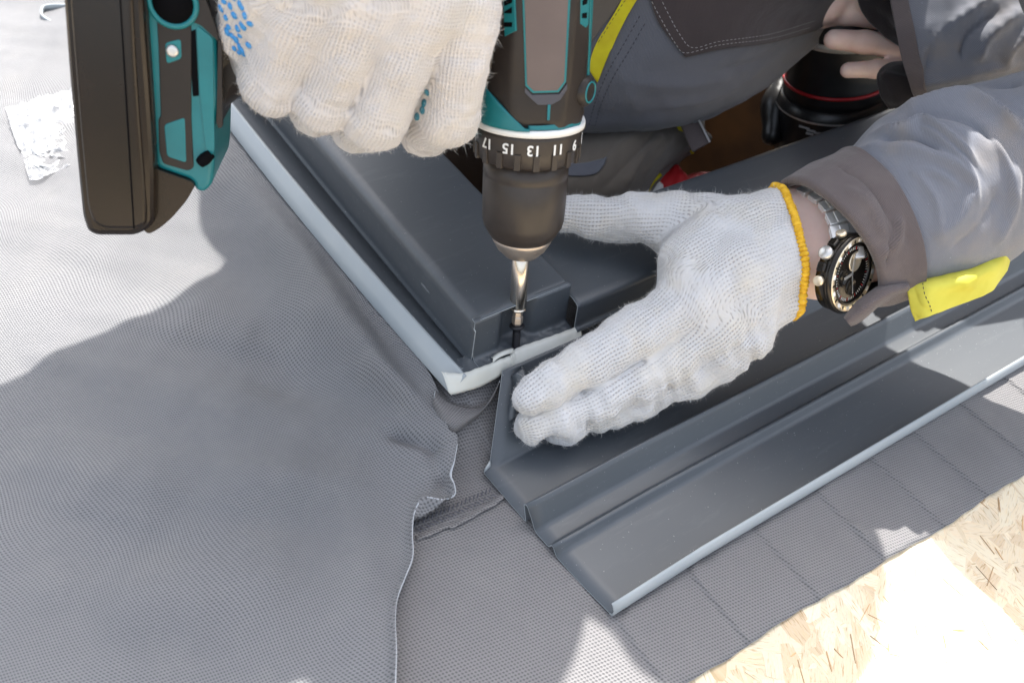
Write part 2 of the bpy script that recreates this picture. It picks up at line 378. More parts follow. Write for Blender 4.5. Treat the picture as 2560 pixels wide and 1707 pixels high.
# pressed strands, real slivers of wood lying over each other
V, Fc, UVs, TI = [], [], [], []
def flake(cx, cy, L, Wd, an, z, col):
    d = np.array([math.cos(an), math.sin(an)]); e = np.array([-d[1], d[0]]); k = len(V); n = 6
    up, dn = [], []
    for i in range(n):
        t = i/(n-1); wl = Wd*.5*(1 if 0 < i < n-1 else rng.uniform(.25, .9))*rng.uniform(.8, 1.1); c = np.array([cx, cy])+d*(t-.5)*L
        up.append((*(c+e*wl), z+rng.uniform(-.05, .1))); dn.append((*(c-e*wl), z+rng.uniform(-.05, .1)))
    ring = up+dn[::-1]; m_ = len(ring)
    V.extend(ring); V.extend([(x, y, zz-.45) for x, y, zz in ring])
    ou = rng.uniform(0, 3)
    for x, y, zz in ring*2:
        q = np.array([x-cx, y-cy]); UVs.append((ou+q.dot(d)*MM, ou+q.dot(e)*MM))
    for i in range(n-1): Fc.append((k+i, k+i+1, k+m_-2-i, k+m_-1-i)); TI.append(col)
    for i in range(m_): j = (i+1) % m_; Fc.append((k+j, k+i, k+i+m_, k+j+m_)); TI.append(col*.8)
cols = .50*np.array([(.76, .68, .55)])+.52*np.array([(.70, .57, .38), (.76, .66, .47), (.64, .49, .29), (.73, .61, .43), (.56, .38, .20), (.78, .69, .52), (.66, .52, .34)])
for i in range(5200):
    cx, cy = rng.uniform(-160, 560), rng.uniform(-470, -190)
    if cx < 0 and cy > -240-.05*cx: cy -= 60
    an = rng.normal(.95, .55) if rng.random() < .75 else rng.uniform(0, 3.14)
    c = cols[rng.integers(0, 7)]*rng.uniform(.9, 1.06)
    flake(cx, cy, rng.uniform(22, 85), rng.uniform(4, 19), an, .10+i*.00008+rng.uniform(0, .10), c)
for i in range(420):
    flake(rng.uniform(0, 520), rng.uniform(-460, -225), rng.uniform(3, 15), rng.uniform(.22, .75), rng.normal(.95, .7), .85, np.array((.50, .33, .18))*rng.uniform(.6, 1.4))
V = np.array(V)
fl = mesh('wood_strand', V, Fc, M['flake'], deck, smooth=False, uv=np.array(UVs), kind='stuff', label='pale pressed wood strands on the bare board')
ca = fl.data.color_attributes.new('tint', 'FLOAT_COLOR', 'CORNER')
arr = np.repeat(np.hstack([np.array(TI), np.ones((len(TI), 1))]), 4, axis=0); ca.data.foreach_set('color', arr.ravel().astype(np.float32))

# well under the window: timber lining and floor, coloured dark for the shade below
well = empty('window_well', ((OX0+OX1)/2, OY0, -500), 'timber shaft, shade put into its dark colour, below the roof opening behind the flashing', 'window shaft')
for nm, c, sx, sy, sz in (('lining_board', ((OX0+OX1)/2, OY1+10, -260), OX1-OX0+40, 20, 480), ('lining_board', (OX1+10, (OY0+OY1)/2, -260), 20, OY1-OY0, 480),
                          ('lining_board', (OX0-10, (OY0+OY1)/2, -260), 20, OY1-OY0, 480), ('lining_board', ((OX0+OX1)/2, OY0-10, -260), OX1-OX0+40, 20, 480)):
    box(nm, c, sx, sy, sz, M['wood_in'], well)
for i in range(7):
    box('floor_board', (OX0+45+i*90, (OY0+OY1)/2, -512), 87, OY1-OY0+30, 20, M['wood_in'], well, bevel=2)

# lower membrane with its pressed pleats
pleats = [-105, -52, -9, 34.6, 78, 121, 157, 200, 243, 290, 335]
pleats = [p*1.087 for p in pleats]
xs = np.unique(np.concatenate([np.arange(-190, 480, 3.0)]+[[p-1.8, p-.9, p, p+.5] for p in pleats])); ys = np.concatenate([np.arange(-221, -60, 2.6), np.arange(-60, 60, 5.)])
XX, YY = np.meshgrid(xs, ys, indexing='ij')
edge = -215.8-.0666*xs+.7*np.sin(xs*.030+1)+.5*np.sin(xs*.083)+.25*np.sin(xs*.31)
YY = edge[:, None]+(YY-ys[0])*((60-edge[:, None])/(60-ys[0]))
ZZ = 1.3+.35*snoise(np.stack([XX, YY], -1), 60, 3)
for p in pleats:
    st = np.clip((XX-(p-1.8))/1.8, 0, 1)*np.exp(-np.clip(XX-p, 0, 1e9)/40)*1.5
    fade = 1/(1+np.exp(-(XX+70)/8)); ZZ += st*fade
ZZ += 20*np.clip((YY+78)/40, 0, 1)**2*np.clip(1-(XX-60)/60, 0, 1)*np.clip((XX+88)/20, 0, 1)
def ridge(X, Y, a, b, w, h, soft=.25):
    """a soft fold between two ground points"""
    a = np.array(a[:2]); b = np.array(b[:2]); d = b-a; L = np.linalg.norm(d); d /= L
    t = ((X-a[0])*d[0]+(Y-a[1])*d[1]); s = (X-a[0])*-d[1]+(Y-a[1])*d[0]
    en = 1/(1+np.exp(-t/(L*soft*.3)))*1/(1+np.exp((t-L)/(L*soft*.3)))
    return h*np.exp(-(s/w)**2)*en
ZZ += ridge(XX, YY, P(2100, 1310), P(2250, 1390), 2.2, 1.5)+ridge(XX, YY, P(2150, 1335), P(2262, 1400), 1.5, -1.2)
ZZ += ridge(XX, YY, P(960, 1480), P(1080, 1380), 3.5, 1.6)+ridge(XX, YY, P(930, 1560), P(1040, 1400), 3, -1.2)
ZZ = np.where(XX < -88, np.minimum(ZZ, 1.5), ZZ); ZZ = np.where((XX > -64) & (YY > -172) & (YY < -70), np.minimum(ZZ, 1.7), ZZ); ZZ = np.maximum(ZZ, 1.15)
lm = grid('roofing_membrane', np.stack([XX, YY, ZZ], -1), [M['mem2'], M['memrim']], uv=np.stack([XX, YY], -1)*MM)
mod_solid(lm, .6, -1, 1); tag(lm, 'pleated grey underlay membrane running beneath the metal apron to the bare board', 'membrane')
# its stitched seam: two rows of slanted stitches and a frayed tape edge
A_, B_ = P(1038, 1322, 2.2), P(1236, 1232, 3.0); sv, sf = [], []
d = unit(B_-A_); e = np.array([-d[1], d[0], 0]); n = 19
for row, sg in ((2.6, 1), (-1.2, -1)):
    for i in range(n):
        c = A_+(B_-A_)*(i+.5)/n+e*row; dr = unit(d*.75+e*sg*.9); q = unit(np.cross(dr, [0, 0, 1])); k = len(sv)
        for t, w, z in ((-1.7, .08, -.1), (-.9, .38, .45), (.9, .38, .45), (1.7, .08, -.1)):
            for s_ in (-1, 0, 1): sv.append(c+dr*t+q*w*s_+np.array([0, 0, z+(.35 if s_ == 0 else 0)]))
        for a in range(3):
            for b_ in range(2): sf.append((k+a*3+b_, k+a*3+b_+1, k+a*3+b_+4, k+a*3+b_+3))
mesh('seam_stitch', sv, sf, M['thread'], lm, kind='stuff', label='slanted overlock stitches of the membrane seam')
tp = crv([P(1045, 1350, 2.6), P(1080, 1336, 3.4), P(1118, 1322, 3.2), P(1150, 1310, 3.4), P(1200, 1282, 3.4), P(1262, 1246, 3.6)], 40)
Pt = np.stack([tp+np.outer(np.ones(40), e)*w+np.array([0, 0, z])+np.outer(snoise(tp, 12, 5)*.6, e) for w, z in ((0, -.2), (1.0, .1), (3.5, -1.2))], 1)
grid('seam_tape', Pt, M['mem2'], lm, uv=Pt[..., :2]*MM)

# upper membrane: draped from the lip of the side flashing, its cut edge rolling over the lower one
edge_px = [(400, 20, 24), (480, 130, 25), (560, 250, 26), (700, 440, 27), (850, 650, 27), (980, 812, 27), (1060, 915, 27), (1092, 972, 26), (1110, 1030, 22), (1122, 1075, 20), (1143, 1092, 19),
           (1136, 1150, 16), (1128, 1185, 14), (1136, 1225, 11), (1134, 1248, 9), (1105, 1259, 9), (1060, 1255, 10), (1036, 1290, 8), (1030, 1340, 8), (1031, 1400, 6.5), (1012, 1455, 5), (992, 1512, 4.5), (987, 1570, 5), (990, 1640, 6.5), (988, 1720, 7), (985, 1900, 7), (980, 2300, 7)]
E3 = np.array([P(*q) for q in edge_px]); 
# far side of the sheet
L3 = np.array([P(q[0], q[1], 1.5) for q in [(-700, 20)]])
NT, NS = 420, 170
Ed = crv(E3, NT)
# left boundary follows the edge's arc fraction
Lb = crv(np.array([[-980, 900, 1.5], [-980, 500, 1.5], [-900, 200, 1.5], [-850, -50, 1.5], [-800, -200, 1.5], [-700, -320, 1.5], [-560, -420, 1.5]]), NT)
Ed = np.vstack([crv(np.vstack([[-100, 900, 20], [-88, 560, 22], E3[0]]), 60)[:-1], Ed]); Lb = np.vstack([np.linspace([-980, 1500, 1.5], Lb[0], 60)[:-1], Lb]); NT = len(Ed)
s = np.linspace(0, 1, NS)**2.1
Sm = Ed.copy()
for _ in range(900): Sm[1:-1] = (Sm[:-2]+2*Sm[1:-1]+Sm[2:])/4
Sm = Sm+(Lb-Sm)/np.linalg.norm(Lb-Sm, axis=1, keepdims=True)*16*np.clip((-Ed[:, 1:2]-40)/20, 0, 1)
w0 = np.exp(-s/.05)*(1-s); w0[0] = 1
G = Ed[:, None, :]*w0[None, :, None]+Sm[:, None, :]*(1-s-w0)[None, :, None]+Lb[:, None, :]*s[None, :, None]
dist = np.full(G.shape[:2], 1e9); zE = np.zeros(G.shape[:2]); zw = np.zeros(G.shape[:2])
for k in range(0, NT, 3):
    dk = np.hypot(G[..., 0]-Ed[k, 0], G[..., 1]-Ed[k, 1]); dist = np.minimum(dist, dk); wk = 1/(dk+1.5)**4; zE += wk*Ed[k, 2]; zw += wk
zE /= zw; dist[:, 0] = 0; dist[:, 1:4] = np.minimum(dist[:, 1:4], np.linalg.norm((G[:, 1:4]-Ed[:, None])[..., :2], axis=-1))
drape = np.exp(-(dist/62)**1.35)
Z = 3.0+(zE-3.0)*drape
X, Y = G[..., 0], G[..., 1]
Z += 2.3*snoise(np.stack([X, Y], -1), 210, 11)*(1-drape*.7)+1.2*snoise(np.stack([X, Y], -1), 85, 12)*(1-.7*drape)
def rp(a, b, w, h): return ridge(X, Y, P(*a), P(*b), w, h*1.9)
Z += rp((640, 560), (1000, 990), 13, 4)+rp((860, 760), (1090, 1120), 8, -4.5)+rp((920, 980), (1075, 1080), 6, 3.2)+rp((980, 1120), (1090, 1160), 4, -4.0)
Z += rp((780, 830), (1060, 1060), 10, 3)+rp((480, 880), (1000, 1090), 16, -2.6)+rp((1000, 1040), (1105, 1120), 4.5, 2.2)+rp((1085, 1130), (1108, 1240), 5, -5)
Z += rp((250, 1150), (800, 1250), 26, 2.5)+rp((560, 1250), (900, 1230), 14, 2.5)+rp((150, 1000), (560, 1180), 22, -3.2)+rp((300, 1500), (700, 1450), 26, 3)+rp((880, 1300), (960, 1700), 14, 2.2)
Z += rp((560, 640), (760, 1000), 18, -3)+rp((300, 300), (600, 560), 30, 3)
# the free edge stands up and rolls down to the cut
lowpart = np.clip((np.arange(NT)-np.argmin(np.abs(Ed[:, 1]-P(1143, 1092, 19)[1]))-12)/25, 0, 1)[:, None]
Z += lowpart*(-.5*np.exp(-((dist-10)/5)**2)+4.2*np.exp(-(dist/2.6)**1.6))
hold = (1-lowpart)*np.exp(-(dist/14)**2); Z = Z*(1-hold)+(3.0+(zE-3.0)*drape)*hold; Z = np.maximum(Z, 2.7)
G[..., 2] = Z
warp = .006*snoise(np.stack([X, Y], -1), 160, 21, 2)
UV = np.stack([X*MM+warp, Y*MM+.005*snoise(np.stack([X, Y], -1), 190, 22, 2)], -1)
um = grid('roofing_membrane', G, [M['mem'], M['memrim']], uv=UV)
mod_solid(um, 1.0, -1, 1); k0 = int(np.argmin(np.abs(Ed[:, 1]-P(1143, 1092, 19)[1])))+6
tube('cut_edge', G[k0:, 0]+np.array([0, 0, .4]), .38, M['memrim'], um, n=6)
tag(um, 'blue-grey dimpled membrane draped up to the side flashing with a wavy cut edge', 'membrane')
# the folded corner of that sheet, hanging in a cone under the white lip
rim = crv([P(1088, 976, 27), P(1110, 998, 25), P(1140, 1012, 22), P(1180, 1019, 20), P(1215, 1012, 20), P(1238, 985, 23), P(1250, 950, 30)], 40)
low = crv([P(1082, 1010, 24), P(1098, 1045, 20), P(1112, 1072, 17), P(1130, 1084, 15), P(1158, 1068, 14), P(1200, 1035, 15), P(1246, 965, 22)], 40)
Pt = []
for a, b_ in zip(rim, low):
    row = []
    for t in np.linspace(0, 1, 16):
        p = a*(1-t)+b_*t; p = p+unit(CAM-p)*6*math.sin(t*math.pi*.9)*(1-t*.4); row.append(p)
    Pt.append(row)
Pt = np.array(Pt); uvv = np.stack(np.meshgrid(np.linspace(0, .045, 40), np.linspace(0, .026, 16), indexing='ij'), -1)
fc = grid('folded_corner', Pt, [M['mem2'], M['memrim']], um, uv=uvv); mod_solid(fc, .6, 0, 1)
bk = np.array([[a*(1-t)+P(x, y, z)*t for t in np.linspace(0, 1, 8)] for a, (x, y, z) in zip(rim, np.linspace((1100, 930, 8), (1262, 930, 6), 40))])
grid('inner_fold', bk, M['mem2'], um, uv=np.stack([bk[..., 0], bk[..., 1]+bk[..., 2]], -1)*MM)
for q in ((717, 755), (780, 812)):
    p = P(*q, 0)
    bx = Vector(p*MM)
# ================================================================== flashings
def extr_x(prof, xs_, nm, m, parent, back=None, t=.6, yoff=None):
    prof = np.asarray(prof); Pt = np.zeros((len(xs_), len(prof), 3))
    for i, x in enumerate(xs_):
        Pt[i, :, 0] = x if np.isscalar(x) else x; Pt[i, :, 1] = prof[:, 0]; Pt[i, :, 2] = prof[:, 1]
    if yoff is not None: Pt += yoff(Pt)
    o = grid(nm, Pt, [m, back or M['back']], parent); mod_solid(o, t, 0, 1); return o
sill = empty('sill_flashing', (0, -100, 0), 'dark grey ribbed metal flashing lying under the left glove with a pale rolled lip', 'roof flashing')
# upper tray: rolled far edge, flat, crease, drop, ledge, turned-down hem
top = fillet([(31, 44), (28.5, 54), (24, 56.5), (-30, 56), (-34.5, 54.5), (-35.5, 39.5), (-39, 38)], 3.0, 5)
xx = np.concatenate([np.linspace(13, 80, 24), np.linspace(90, 1000, 20)])
def wob(Pt):
    d = np.zeros_like(Pt); d[..., 2] = .25*snoise(Pt[..., :2], 70, 8, 2)*(Pt[..., 1] > -36); return d
extr_x(top, xx, 'top_tray', M['sheet'], sill, yoff=wob)
# tall wall down into the pan, ribs, apron, turned-up hem; the cut end on the left runs slightly askew
low_ = fillet([(-41, 36), (-43.5, 33), (-72.6, 6.5), (-74.5, 4.4), (-107.6, 3.2), (-108.6, 3.8), (-105.2, 14.6), (-106.4, 16.2), (-108.2, 15.0), (-115.4, 4.6), (-117.2, 3.6), (-126.0, 3.0), (-127.4, 6.8), (-128.9, 6.6), (-132.2, 2.4), (-150, 2.6), (-168.6, 3.4), (-170.2, 4.6)], 2.3, 5)
ends = np.interp(low_[:, 0], [-170.2, -168, -132, -126, -116, -108, -74.5, -72.6, -43, -41], [-59, -59, -63.2, -63.6, -64.8, -65.5, -68.7, -64.3, -40.5, -39])
tt = np.concatenate([np.linspace(0, .1, 12), np.linspace(.12, 1, 30)])
Pt = np.zeros((len(tt), len(low_), 3))
for i, t in enumerate(tt):
    Pt[i, :, 0] = ends+(1000-ends)*t; Pt[i, :, 1] = low_[:, 0]; Pt[i, :, 2] = low_[:, 1]
# the apron sags a little and the far part of the lip bends
Pt[..., 1] -= np.clip(Pt[..., 0]/1000, 0, 1)*28*np.clip((-Pt[..., 1]-40)/130, 0, 1)
Pt[..., 2] += .2*snoise(Pt[..., :2], 90, 9, 2)*np.clip((-Pt[..., 1]-132)/20, 0, 1)
ap = grid('ribbed_apron', Pt, [M['sheet'], M['back']], sill); mod_solid(ap, .6, 0, 1)
hem = np.array([(-168.9, 2.6), (-170.6, 3.4), (-171.2, 5.2), (-170.8, 8.5), (-169.2, 11.2), (-168.0, 12.0)])
Ph = np.zeros((len(tt), len(hem), 3))
for i, t in enumerate(tt):
    Ph[i, :, 0] = -59+(1000+59)*t; Ph[i, :, 1] = hem[:, 0]-np.clip(Ph[i, :, 0]/1000, 0, 1)*28; Ph[i, :, 2] = hem[:, 1]
hm = grid('pale_hem', Ph, [M['back'], M['back']], sill); mod_solid(hm, .5, -1)
# end stop: upright inner fold next to the fingers, and the little tab at the foot of the wall
q = [P(1277, 940, 33), P(1286, 962, 31), P(1278, 990, 27), P(1266, 1035, 20), P(1264, 1060, 16)]
q = crv(q, 20); Pt = np.stack([q, q+np.array([5.5, -1.5, 5.0]), q+np.array([9, 3, 1.0])], 1)
o = grid('end_fold', Pt, [M['sheet'], M['back']], sill); mod_solid(o, .6, 0, 1)
o = mesh('corner_tab', [P(1225, 1150, 9), P(1226, 1166, 6.2), P(1209, 1181, 4.6), P(1213, 1170, 6.4)], [(0, 1, 2, 3)], M['back'], sill); mod_solid(o, .6, 0)

side = empty('side_flashing', (-20, 60, 30), 'dark grey box-shaped side flashing beside the drill chuck with a pale outer lip', 'roof flashing')
def xlip(y): y = np.minimum(y, 280.); return -70.49-.0699*y+.000123*y*y
yy = np.concatenate([np.linspace(0, .12, 24), np.linspace(.14, 1, 30)])
prof = fillet([(-52, 34.6), (-50.3, 38), (-49.9, 60), (-49.2, 63.5), (-46.0, 65.2), (11.3, 65), (12.2, 62), (12.3, 20)], 2.2, 5)
# front ends of each profile point: the ledge runs on to the hem, the box stops at its front wall
Pt = np.zeros((len(yy), len(prof), 3))
for i, t in enumerate(yy):
    y0 = np.where(prof[:, 0] < -51.0, -33.0, np.where((prof[:, 1] < 60) & (prof[:, 0] < 0), -28.2, np.where(prof[:, 0] < 0, -26.6, -26.0)))
    Pt[i, :, 1] = y0+(900-y0)*t; Pt[i, :, 2] = prof[:, 1]
    lean = (xlip(Pt[i, :, 1])-xlip(-35))
    Pt[i, :, 0] = prof[:, 0]+lean*np.clip((-44-prof[:, 0])/16, 0, 1)*.8
Pt[..., 2] += .15*snoise(Pt[..., :2], 60, 14, 2)
o = grid('box_profile', Pt, [M['sheet'], M['back']], side); mod_solid(o, .6, 0, 1)
# pale lip: back coat showing, plus dark top strip
yl = np.concatenate([np.linspace(-37, 60, 26), np.linspace(75, 900, 20)]); Pt = np.zeros((len(yl), 5, 3))
for i, y in enumerate(yl):
    x0 = xlip(y); Pt[i] = [(x0+.5, y, 27.6), (x0, y, 28.6), (x0+3.75, y, 33.4), (x0+7.5, y, 38.2), (x0+8.6, y, 38.9)]
o = grid('pale_lip', Pt, [M['back'], M['back']], side); mod_solid(o, .6, 0, 1)
Pt = np.zeros((len(yl), 4, 3))
for i, y in enumerate(yl):
    x0 = xlip(y); y2 = max(y, -31.5)
    Pt[i] = [(x0+8.6, y2, 38.9), (x0+9.6, y2, 38.6), (x0+13, y2, 37.2), (xlip(y)*.8-.2*-60.5+16.5-8+.8, y2, 35.6)]
    Pt[i, 3, 0] = -51.6+(x0-xlip(-35))*.4
o = grid('channel_strip', Pt, [M['sheet'], M['back']], side); mod_solid(o, .5, 0, 1)
# front wall of the box with the dent round the screw, and the ledge in front
us = np.linspace(-50, 12.3, 90); vs = np.linspace(0, 1, 34); Pt = np.zeros((90, 34, 3)); sx_ = -22.5
for i, u in enumerate(us):
    g = math.exp(-((u-sx_)/9.5)**4)            # recess
    for j, v in enumerate(vs):
        if v < .12: y = -26+8*(1-v/.12)*0-0; z = 65.1; yb = -24.0-2.6*v/.12; y = yb; z = 65.1-.4*(v/.12)**2
        elif v < .75: w = (v-.12)/.63; y = -26.8-1.6*w**2; z = 64.6-25.2*w
        else: w = (v-.75)/.25; y = -28.6; z = 39.3-1.2*math.sin(min(1, w*3)*math.pi/2)+.3*w
        if v < .75: y += g*(7.0*min(1, v/.12 if v < .12 else 1)); z -= g*(.8 if v < .12 else 0)*v/.12
        if v >= .75: y = (-28.6+g*7.0)*(1-w)+float(np.interp(u, [-50, -31, -27, -12, 13], [-36.0, -36.4, -33.4, -34.1, -35.6]))*w
        # crumple of the ledge
        if v > .7: z += .6*snoise(np.array([[u, y]]), 9, 31, 2)[0]*min(1, (v-.7)*8)*.6*min(1, (1-v)*7)-.5*max(0, (v-.85)/.15)
        if v > .7: z -= 1.3*math.exp(-(((u-sx_)/4.5)**2+((y+31)/3.2)**2))
        Pt[i, j] = (u, y, z)
o = grid('box_end', Pt, [M['sheet'], M['back']], side); mod_solid(o, .5, 0, 1)
lx = np.linspace(-67.6, -49.6, 14); Pt = np.array([[(x, y, 38.2-.6*abs(math.sin((x+60)*.16))+.35*snoise(np.array([[x, y]]), 8, 33, 2)[0]) for y in np.linspace(-24, -35.6, 10)] for x in np.linspace(-60, -49.2, 14)])
o = grid('corner_ledge', Pt, [M['sheet'], M['back']], side); mod_solid(o, .5, 0, 1)
# white turned hem: two overlapping pieces with a puckered upper edge
def whitehem(pxs, name, lift):
    up = crv([P(a, b, c) for a, b, c, _, _, _ in pxs], 60); dn = crv([P(d_, e_, f_) for _, _, _, d_, e_, f_ in pxs], 60); Pt = np.zeros((60, 7, 3))
    for i in range(60):
        for j, t in enumerate(np.linspace(0, 1, 7)):
            Pt[i, j] = up[i]*(1-t)+dn[i]*t+np.array([0, -1.0, 0])*(math.sin(t*math.pi)*.35+lift)+np.array([0, 0, .18*math.sin(i*.9+1)*(1-t)])
    Pt[:, 0, 1] += 1.2; Pt[:, 0, 2] += .25
    o = grid(name, Pt, [M['whiteback'], M['whiteback']], side); mod_solid(o, .6, 0); return o
whitehem([(1106, 934, 39, 1118, 968, 33), (1122, 936, 38.9, 1128, 985, 30), (1160, 937, 38.7, 1165, 977, 30), (1195, 925, 38.9, 1200, 966, 30), (1228, 913, 38.4, 1240, 945, 31), (1252, 902, 39, 1262, 930, 32), (1279, 893, 38.5, 1277, 926, 31.5)], 'white_hem', 0)
whitehem([(1276, 888, 39, 1276, 925, 31.5), (1292, 872, 39, 1296, 919, 31.5), (1340, 855, 39, 1345, 898, 31.5), (1395, 836, 39, 1400, 880, 31.5), (1450, 815, 39, 1450, 860, 31.5)], 'white_hem', .9)
w_ = crv([P(1232, 906, 39.6), P(1250, 893, 41), P(1268, 886, 41.2), P(1283, 882, 40.2)], 16)
o = grid('hem_pucker', np.stack([w_, w_+[1.2, 1.8, .9], w_+[1.4, 3.8, -.6]], 1), [M['whiteback'], M['sheet']], side); mod_solid(o, .35, 0)
# pressed slot in the inner wall of the channel
c = P(1053, 708, 58); ax_ = [(0, 1, 0), (0, 0, 1), (1, 0, 0)]
a0, a1 = np.array([-50.9, P(1066, 725, 55)[1], 50]), np.array([-50.9, P(1040, 690, 55)[1], 50])
tube('pressed_slot', np.linspace(a0, a1, 6), [.3, 1.2, 1.5, 1.5, 1.2, .3], M['sheet'], side, n=10)
# ================================================================== the drill (side view plane: barrel axis + handle direction)
TIP = P(1290, 860, 38.8); dT = proj(TIP)[2]; th = math.radians(31)
# a point Q on the barrel axis seen at (1321,310)
kx, ky = (1321-PX)/F, (310-PY)/F; ct, st_ = math.cos(th), math.sin(th); tipc = R.T @ (TIP-CAM)
Lq = (tipc[1]-ky*tipc[2])/(ct-ky*st_); Q = PD(1321, 310, tipc[2]-Lq*st_)
AX = unit(TIP-Q)                                       # towards the tip
lft = R @ np.array([-1, 0.02, -.16]); HX = unit(lft-AX*lft.dot(AX)); WX = unit(np.cross(AX, HX))
if WX.dot(CAM-Q) < 0: WX = -WX
def DP(px, py, off=0.0):
    """point seen at (px,py) on the drill's side plane moved off mm towards the viewer"""
    o = Q+WX*off; d = ray(px, py); return CAM+d*((o-CAM).dot(WX)/d.dot(WX))
def LA(px, py): return (DP(px, py)-Q).dot(AX)          # position along the barrel
drill = empty('cordless_drill', TIP, 'teal and dark brown cordless drill driving a screw upright into the flashing', 'drill')
def dpoly(pts, off, depth, m, nm, bevel=0, parent=None, rounded=0, **k):
    q = [DP(x, y, off) for x, y in pts]
    if rounded:
        n = len(q); out = []
        for i in range(n):
            a, b, c = q[i-1], q[i], q[(i+1) % n]; r = min(rounded, .45*np.linalg.norm(a-b), .45*np.linalg.norm(c-b)); p0, p1 = b+unit(a-b)*r, b+unit(c-b)*r
            for t in np.linspace(0, 1, 6): out.append((1-t)**2*p0+2*t*(1-t)*b+t*t*p1)
        q = out
    return prism(nm, q, -WX*depth, m, parent or drill, bevel, 3, **k)
LT = (TIP-Q).dot(AX)
# chuck: lathe profiles along the axis, distance measured from Q (collar edge)
def rad(px_w, py): return px_w/2*proj(DP(1320, py))[2]/F
l = lambda y: LA(1316, y)
r1, r2, r3, r4 = rad(268, 320), rad(212, 420), rad(206, 540), rad(150, 600)
lathe('collar_ring', [(r1*.9, -4.1), (r1*1.04, -3.9), (r1*1.055, -2.8), (r1*1.05, -1.0), (r1*.95, -.6)], Q, AX, M['white'], drill)
lc = l(365)-l(300)
tc = lathe('torque_collar', [(r1*.6, -1), (r1*1.0, -.8), (r1*1.01, 1.0), (r1*.985, 7.5), (r1*.985, 13.2), (r1*.93, 14.6), (r1*.86, 15.4), (r1*.5, 15.4)], Q, AX, M['chuck'], drill, n=96)
for i in range(18):
    a = i*2*math.pi/18+.10; u, v, _ = basis(AX); d = u*math.cos(a)+v*math.sin(a); e = -u*math.sin(a)+v*math.cos(a)
    box('grip_rib', Q+AX*10.9+d*(r1*.985-.1), 7.6, 3.1, 1.7, M['chuck'], drill, ax=[AX, e, d], bevel=.35)
sl0, sl1 = 15.2, LA(1311, 592)
lathe('chuck_sleeve', [(r2*.9, sl0), (r2*1.0, sl0+.6), (r2*1.01, sl0+8), (r2*.995, sl0+9), (r2*1.01, sl0+9.6), (r2*1.01, sl0+22), (r2*1.0, sl1-11), (r2*.965, sl1-7.5), (r2*.80, sl1-1.5), (r2*.76, sl1-.8), (r2*.74, sl1-.4), (r2*.4, sl1)], Q, AX, M['chuck'], drill, n=96)
lathe('chuck_nose', [(r2*.73, sl1-2), (r2*.735, sl1+.8), (r2*.72, sl1+1.5), (r2*.60, sl1+6.0), (r2*.57, sl1+6.5), (r2*.545, sl1+7.0), (r2*.42, sl1+9.8), (r2*.35, sl1+10.4), (r2*.1, sl1+10.5)], Q, AX, M['nickel'], drill, n=80)
b0 = sl1+8; b1 = LA(1291, 775); hr = rad(44, 680)
lathe('bit_holder', [(hr*.9, b0), (hr*.99, b0+.5), (hr*.99, b1-2.5), (hr*.90, b1-2.2), (hr*.90, b1-1.6), (hr*.97, b1-1.3), (hr*.95, b1-.3), (hr*.75, b1)], Q, AX, M['bit'], drill, n=32)
b2 = LA(1291, 818)
lathe('screw_bit', [(2.6, b1-.5), (2.6, b1+3.5), (3.0, b1+4), (3.0, b2-3.0), (2.2, b2-1.5), (1.3, b2+.3)], Q, AX, M['nickel'], drill, n=6, smooth=False)
# screw
sc = empty('wood_screw', TIP, 'black countersunk screw entering the dented ledge under the drill bit', 'screw')
lathe('screw_head', [(2.2, b2-1.8), (3.7, b2-1.6), (4.2, b2-.9), (4.1, b2-.5), (2.4, b2+1.2), (1.8, b2+1.6)], Q, AX, M['screw'], sc, n=28)
hx = []; ls, le = b2+1.4, LT+5; n_ = 260; u, v, _ = basis(AX)
lathe('screw_shank', [(1.45, ls), (1.5, le-3), (.3, le)], Q, AX, M['screw'], sc, n=16)
hx = [Q+AX*(ls+1+(le-ls-2)*i/n_)+(u*math.cos(i*.42)+v*math.sin(i*.42))*1.85 for i in range(n_)]
tube('screw_thread', hx, .38, M['screw'], sc, n=6)
# numbers of the torque scale, printed round the collar, upside down for the viewer
def text_mesh(s, size):
    c = bpy.data.curves.new('t', 'FONT'); c.body = s; c.size = 1; c.align_x = 'CENTER'; c.align_y = 'CENTER'; c.resolution_u = 4; c.offset = .02; c.extrude = .02
    o = bpy.data.objects.new('t', c); COL.objects.link(o); bpy.context.view_layer.update()
    me = bpy.data.meshes.new_from_object(o.evaluated_get(bpy.context.evaluated_depsgraph_get())); bpy.data.objects.remove(o); bpy.data.curves.remove(c)
    V = np.array([v.co[:] for v in me.vertices])*size; Fc = [tuple(p.vertices) for p in me.polygons]; bpy.data.meshes.remove(me); return V, Fc
vw = unit(CAM-Q); vw = unit(vw-AX*vw.dot(AX)); rt = np.cross(vw, AX)
if rt.dot(R[:, 0]) < 0: rt = -rt
def collar_ang(px): 
    x = (px-1318)/134.; return math.asin(max(-.999, min(.999, x)))
for s_, px in (('17', 1222), ('15', 1275), ('13', 1334), ('11', 1391), ('9', 1432), ('7', 1453)):
    a = collar_ang(px); V_, F_ = text_mesh(s_, 6.6); rr = r1*1.012
    W_ = []
    for x, y, z in V_:                                 # wrap on the cylinder; rotated by half a turn
        al = a-x/rr; W_.append(Q+AX*(4.6+y)+(vw*math.cos(al)+rt*math.sin(al))*(rr+z*.8))
    mesh('scale_number', W_, F_, M['white'], drill, smooth=False)
